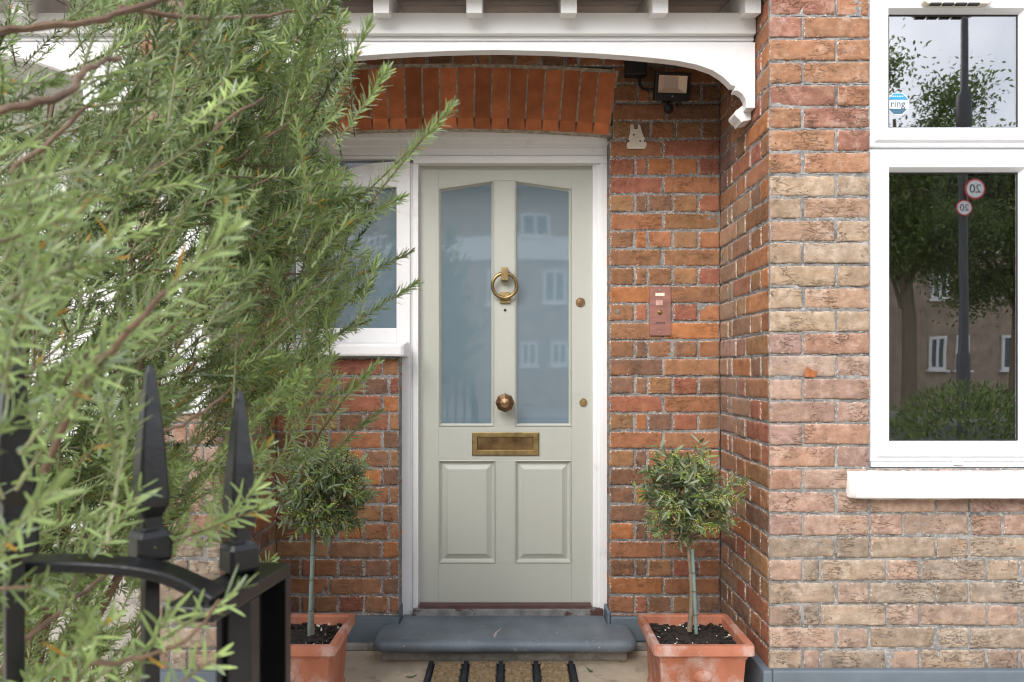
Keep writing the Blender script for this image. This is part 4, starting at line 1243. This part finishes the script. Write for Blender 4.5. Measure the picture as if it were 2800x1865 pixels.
# shoots that break the outline
def shoot(tx, ty, bx, by, d, n, tone=.8, d2=None, lw=1.0):
    a = P(bx, by, d2 or d + .05); b = P(tx, ty, d); v = b - a
    sprig(b, v, v.length, int(n * 1.35), tone=tone, lw=lw * 1.2)
for a in ((1236, 290, 990, 560, 1.12, 90, .9), (1190, 350, 900, 600, 1.18, 95, .8), (1056, 195, 930, 400, 1.08, 70, .95), (1010, 60, 900, 330, 1.1, 80, .85), (1140, 775, 830, 960, 1.42, 110, .55), (1120, 690, 860, 830, 1.5, 90, .5), (1060, 560, 850, 700, 1.4, 90, .6), (1100, 540, 900, 640, 1.3, 80, .7),
          (1030, 995, 730, 1290, 1.3, 100, .7), (1040, 1125, 800, 1290, 1.5, 80, .45), (985, 1040, 800, 1150, 1.45, 70, .5), (1000, 880, 800, 950, 1.6, 80, .4), (930, 1030, 690, 1330, 1.2, 90, .75), (870, 1240, 660, 1290, 1.25, 70, .6), (730, 1220, 560, 1380, 1.0, 60, .7),
          (720, 1385, 430, 1510, .72, 40, .75), (700, 1340, 520, 1480, .74, 30, .8), (740, 1530, 680, 1600, 1.3, 30, .6), (670, 1600, 330, 1850, .62, 26, .95), (600, 1790, 380, 1950, .6, 22, .95), (480, 1660, 340, 1840, .62, 18, .9), (390, 1330, 250, 1540, .66, 26, .85), (300, 1700, 60, 1900, .6, 34, .7),
          (640, 620, 90, 1110, .5, 46, .9), (380, 880, 60, 1230, .52, 30, .8), (160, 1330, -60, 1500, .5, 20, .8), (120, 700, -60, 1000, .5, 26, .8), (470, 990, 250, 1200, .8, 40, .6)):
    shoot(*a)
leaf_object('foliage', M['rosemary'], bush, B_, D_, N_, np.array(L_), np.array(W_), np.array(K_), C_, [(0, .6), (.45, 1), (.8, .8), (1, .25)])
# woody branches
def branch(pts, r0, r1):
    pts = [P(*p) for p in pts]; out = []
    for i in range(len(pts) - 1):
        for k in range(4):
            t = k / 4; p0 = pts[max(0, i - 1)]; p1 = pts[i]; p2 = pts[i + 1]; p3 = pts[min(len(pts) - 1, i + 2)]
            q = .5 * ((2 * p1) + (p2 - p0) * t + (2 * p0 - 5 * p1 + 4 * p2 - p3) * t * t + (3 * p1 - p0 - 3 * p2 + p3) * t ** 3)
            out.append(q + Vector((rs.normal(), rs.normal(), rs.normal())) * .0012)
    out.append(pts[-1]); n = len(out)
    wood.tube(out, [(r0 + (r1 - r0) * i / (n - 1)) * rs.uniform(.85, 1.2) for i in range(n)], 7)
branch([(-150, 110, .72), (30, 88, .74), (200, 62, .76), (360, 28, .8), (520, -30, .85)], .0042, .003)
branch([(330, 20, .82), (520, 48, .9), (700, 46, .98), (800, 30, 1.0)], .003, .0018)
branch([(-150, 335, .62), (20, 300, .64), (180, 255, .66), (215, 215, .68), (260, 178, .7), (330, 160, .74)], .0036, .0022)
branch([(30, 470, .75), (150, 370, .78), (240, 290, .8)], .0032, .002)
branch([(400, 480, .95), (490, 425, .97), (560, 385, .98), (600, 345, 1.0), (720, 268, 1.05)], .0046, .0022)
branch([(640, 440, 1.2), (740, 370, 1.22), (830, 310, 1.25)], .003, .0018)
branch([(560, 560, 1.15), (720, 500, 1.2), (800, 440, 1.25)], .0028, .0016)
branch([(350, 640, 1.2), (620, 610, 1.3), (830, 640, 1.4), (900, 620, 1.45)], .0026, .0015)
branch([(480, 730, 1.4), (640, 745, 1.45), (830, 750, 1.5), (930, 730, 1.5)], .0026, .0014)
branch([(520, 840, 1.4), (640, 880, 1.45), (760, 895, 1.5), (900, 890, 1.5)], .0026, .0014)
branch([(440, 1180, 1.0), (520, 1150, 1.02), (600, 1090, 1.05), (650, 1040, 1.1)], .0024, .0015)
branch([(120, 1290, .6), (230, 1050, .55), (330, 930, .52), (450, 800, .5)], .0032, .0022)
branch([(40, 1780, .8), (200, 1640, .85), (330, 1550, .9), (470, 1480, .95)], .003, .0018)
branch([(240, 1815, .64), (330, 1810, .64), (450, 1780, .63), (540, 1720, .62), (600, 1640, .62)], .0024, .0014)
# main stems rising from the bed
base = Vector((-1.05, -1.75, 0))
for i in range(9):
    a = rs.uniform(-.5, .5); e = P(rs.uniform(-100, 650), rs.uniform(150, 1250), rs.uniform(1.0, 1.8))
    mid = base.lerp(e, .5) + Vector((rs.normal() * .1, rs.normal() * .1, .1))
    b0 = base + Vector((rs.normal() * .06, rs.normal() * .06, -.02))
    pts = [b0, b0.lerp(mid, .5) + Vector((0, 0, .08)), mid, mid.lerp(e, .55) + Vector((0, 0, .03)), e]
    wood.tube(pts, [.014, .010, .007, .005, .003], 7)
wood.build('branches', [M['wood_r'], simple('green stem', (.24, .245, .13), .6, var=.25)], bush, smooth=True)

# ------------------------------------------------------------------ across the street (seen in the window reflections)
OY = -20.0
DV = 3.25 + (.15 - OY)
opp = thing('brick_house', (4, OY, 0), 'brick terrace across the street with white window frames, seen mirrored in the door glass', 'house')
def ox(px): return (px - 1400) / F * DV
def oz(py): return H - (py - 1012) / F * DV
m = MB(); m.box(-16, 30, OY - 6, OY, 0, oz(520)); m.build('wall', M['oppbrick'], opp)
m = MB(); m.box(-16, 26, OY, OY + .08, oz(712), oz(650)); m.build('render_band', M['oppwhite'], opp)
m = MB()
zt = oz(520)
m.add([(-16, OY + .4, zt), (26, OY + .4, zt), (26, OY - 3, zt + 2.0), (-16, OY - 3, zt + 2.0), (-16, OY - 6.4, zt), (26, OY - 6.4, zt)], [(0, 1, 2, 3), (3, 2, 5, 4), (0, 3, 4), (1, 5, 2), (0, 4, 5, 1)])
m.build('roof', M['slate'], opp)
def owin(a, b, c, d, door_=False):
    m = MB(); t = 7
    x0, x1, z0, z1 = ox(a), ox(b), oz(d), oz(c); k = t / F * DV
    for bx in ((x0, x0 + k, z0, z1), (x1 - k, x1, z0, z1), (x0 + k, x1 - k, z1 - k, z1), (x0 + k, x1 - k, z0, z0 + k), ((x0 + x1) / 2 - k * .5, (x0 + x1) / 2 + k * .5, z0 + k, z1 - k)):
        m.box(bx[0], bx[1], OY, OY + .06, bx[2], bx[3])
    m.box(x0 - k, x1 + k, OY, OY + .12, z0 - k * .8, z0)
    w = m.build('window', M['oppwhite'], opp)
    m = MB(); m.box(x0 + k, x1 - k, OY + .004, OY + .02, z0 + k, z1 - k); m.build('pane', simple('far pane', (.1, .12, .13), .1), w)
for off in (-620, -420, -205, 0, 210, 420, 630, 840, 1050):
    owin(1483 + off * .72, 1545 + off * .72, 738, 830)
for off in (-620, -310, 0, 310, 620, 930): owin(1425 + off, 1505 + off, 585, 652)
for off in (-500, -250, 0, 80, 330, 410, 660): owin(1425 + off, 1470 + off, 935, 1000)
for a, b in ((2470, 2515), (2540, 2572), (2655, 2712), (2780, 2830)):
    owin(a, b, 745, 832); owin(a, b, 925, 1010)
# trees across the road
def street_tree(x, y, h, rx, rz, label, seed, lean=0):
    t = thing('street_tree', (x, y, 0), label, 'tree', 'street trees opposite the house')
    q = np.random.RandomState(seed); m = MB()
    m.tube([(x, y, -.05), (x + .03, y, h * .3), (x + lean * .5, y, h * .55), (x + lean, y, h * .85)], [.17, .13, .09, .03], 9)
    cz = h - rz
    ends = []
    for i in range(26):
        a = q.uniform(0, 2 * PI); rr2 = q.uniform(.4, 1); zz = q.uniform(-.8, .85)
        e = Vector((x + lean + math.cos(a) * rx * rr2 * math.sqrt(1 - zz * zz), y + math.sin(a) * rx * rr2 * math.sqrt(1 - zz * zz), cz + zz * rz))
        s = Vector((x + lean * .4, y, h * q.uniform(.3, .7)))
        m.tube([s, s.lerp(e, .5) + Vector((0, 0, .2)), e], [.045, .03, .012], 5); ends.append(e)
    m.build('trunk', M['bark'], t, smooth=True)
    b, d, n, c = [], [], [], []
    k = 46000
    en = np.array([tuple(e) for e in ends])
    b = en[q.randint(len(en), size=k)] + q.normal(size=(k, 3)) * np.array((.33, .33, .24))
    d = q.normal(size=(k, 3)) - np.array((0, 0, .2)); n = q.normal(size=(k, 3)) * .6 + np.array((0, 0, 1))
    c = np.array((.17, .225, .07))[None] * q.uniform(.6, 1.6, k)[:, None]
    leaf_object('crown', M['treeleaf'], t, b, d, n, q.uniform(.06, .11, k), q.uniform(.035, .06, k), q.uniform(-.2, .2, k), c, [(0, .2), (.4, 1), (1, .1)])
street_tree(8.1, -13.2, 7.4, 1.9, 2.3, 'tall green street tree opposite, tallest in the bay window reflection', 3, -.3)
street_tree(10.6, -13.6, 6.2, 1.9, 2.0, 'lower green street tree opposite, right of the lamp post in the reflection', 4, .2)
street_tree(6.2, -15.0, 8.3, 1.9, 2.6, 'street tree opposite furthest left in the bay window reflection', 6)
# shrub in the front garden before the bay, outside the frame but mirrored in its glass
gs = thing('garden_shrub', (2.75, -2.5, 0), 'rounded leafy shrub in the front garden, mirrored low in the bay window', 'shrub')
q = np.random.RandomState(12); m = MB(); k = 5000
vv_ = q.normal(size=(k, 3)); vv_ /= np.linalg.norm(vv_, axis=1)[:, None]
vv_[:, 2] *= .85
b = np.array((2.75, -2.5, .68)) + vv_ * (q.uniform(.2, 1, k) ** .4)[:, None] * .48
for i in range(14):
    e = b[i * 50]; m.tube([(2.75, -2.5, -.02), (2.75 + (e[0] - 2.75) * .4, -2.5 + (e[1] + 2.5) * .4, .35), tuple(e)], [.014, .009, .003], 6)
m.build('stems', M['bark'], gs, smooth=True)
leaf_object('foliage', M['treeleaf'], gs, b, vv_ + q.normal(size=(k, 3)) * .5 + np.array((0, 0, .4)), q.normal(size=(k, 3)) * .5 + np.array((0, 0, 1)), q.uniform(.03, .055, k), q.uniform(.012, .02, k), q.uniform(-.2, .1, k), np.array((.13, .18, .06))[None] * q.uniform(.6, 1.5, k)[:, None], [(0, .2), (.4, 1), (1, .1)])
# lamp column with speed signs
lx, ly = (2640 - 1400) / F * 12, WY - 9.5
lc = thing('lamp_post', (lx, ly, 0), 'dark grey lamp post carrying two round speed limit signs across the road', 'lamp post')
m = MB(); m.lathe((lx, ly, 0), (0, 0, 1), [(.095, 0), (.095, 1.4), (.075, 1.45), (.07, 5.0), (.12, 5.1), (.12, 5.6), (.06, 5.7), (.05, 7.5)], 14); m.build('column', M['lamppost'], lc, smooth=True)
m = MB(); m.tube([(lx, ly, 7.45), (lx, ly + .3, 7.7), (lx, ly + .8, 7.75)], .04, 8); m.obox((lx, ly + 1.0, 7.74), (.1, 0, 0), (0, .3, 0), (0, 0, .06)); m.build('lamp_head', M['lamppost'], lc)
for px, py, r0, rot in ((2653, 520, 28, -.1), (2629, 570, 23, .35)):
    cx_, cz_ = (px - 1400) / F * 12, H - (py - 1012) / F * 12; rad = r0 / F * 12
    cy_ = ly + .14 + (.06 if r0 == 28 else 0)
    m = MB(); m.lathe((cx_, cy_, cz_), (0, 1, 0), [(rad, -.006), (rad, .004), (rad * .84, .0042)], 36, cap=True); sg = m.build('speed_sign', M['signred'], lc)
    m = MB(); m.lathe((cx_, cy_ + .006, cz_), (0, 1, 0), [(rad * .84, -.001), (rad * .84, .002)], 36); m.build('sign_face', M['signwhite'], sg)
    text_mesh('digits', '20', rad * 1.15, M['ink'], sg, (cx_, cy_ + .0095, cz_), (R(90), 0, R(180)))
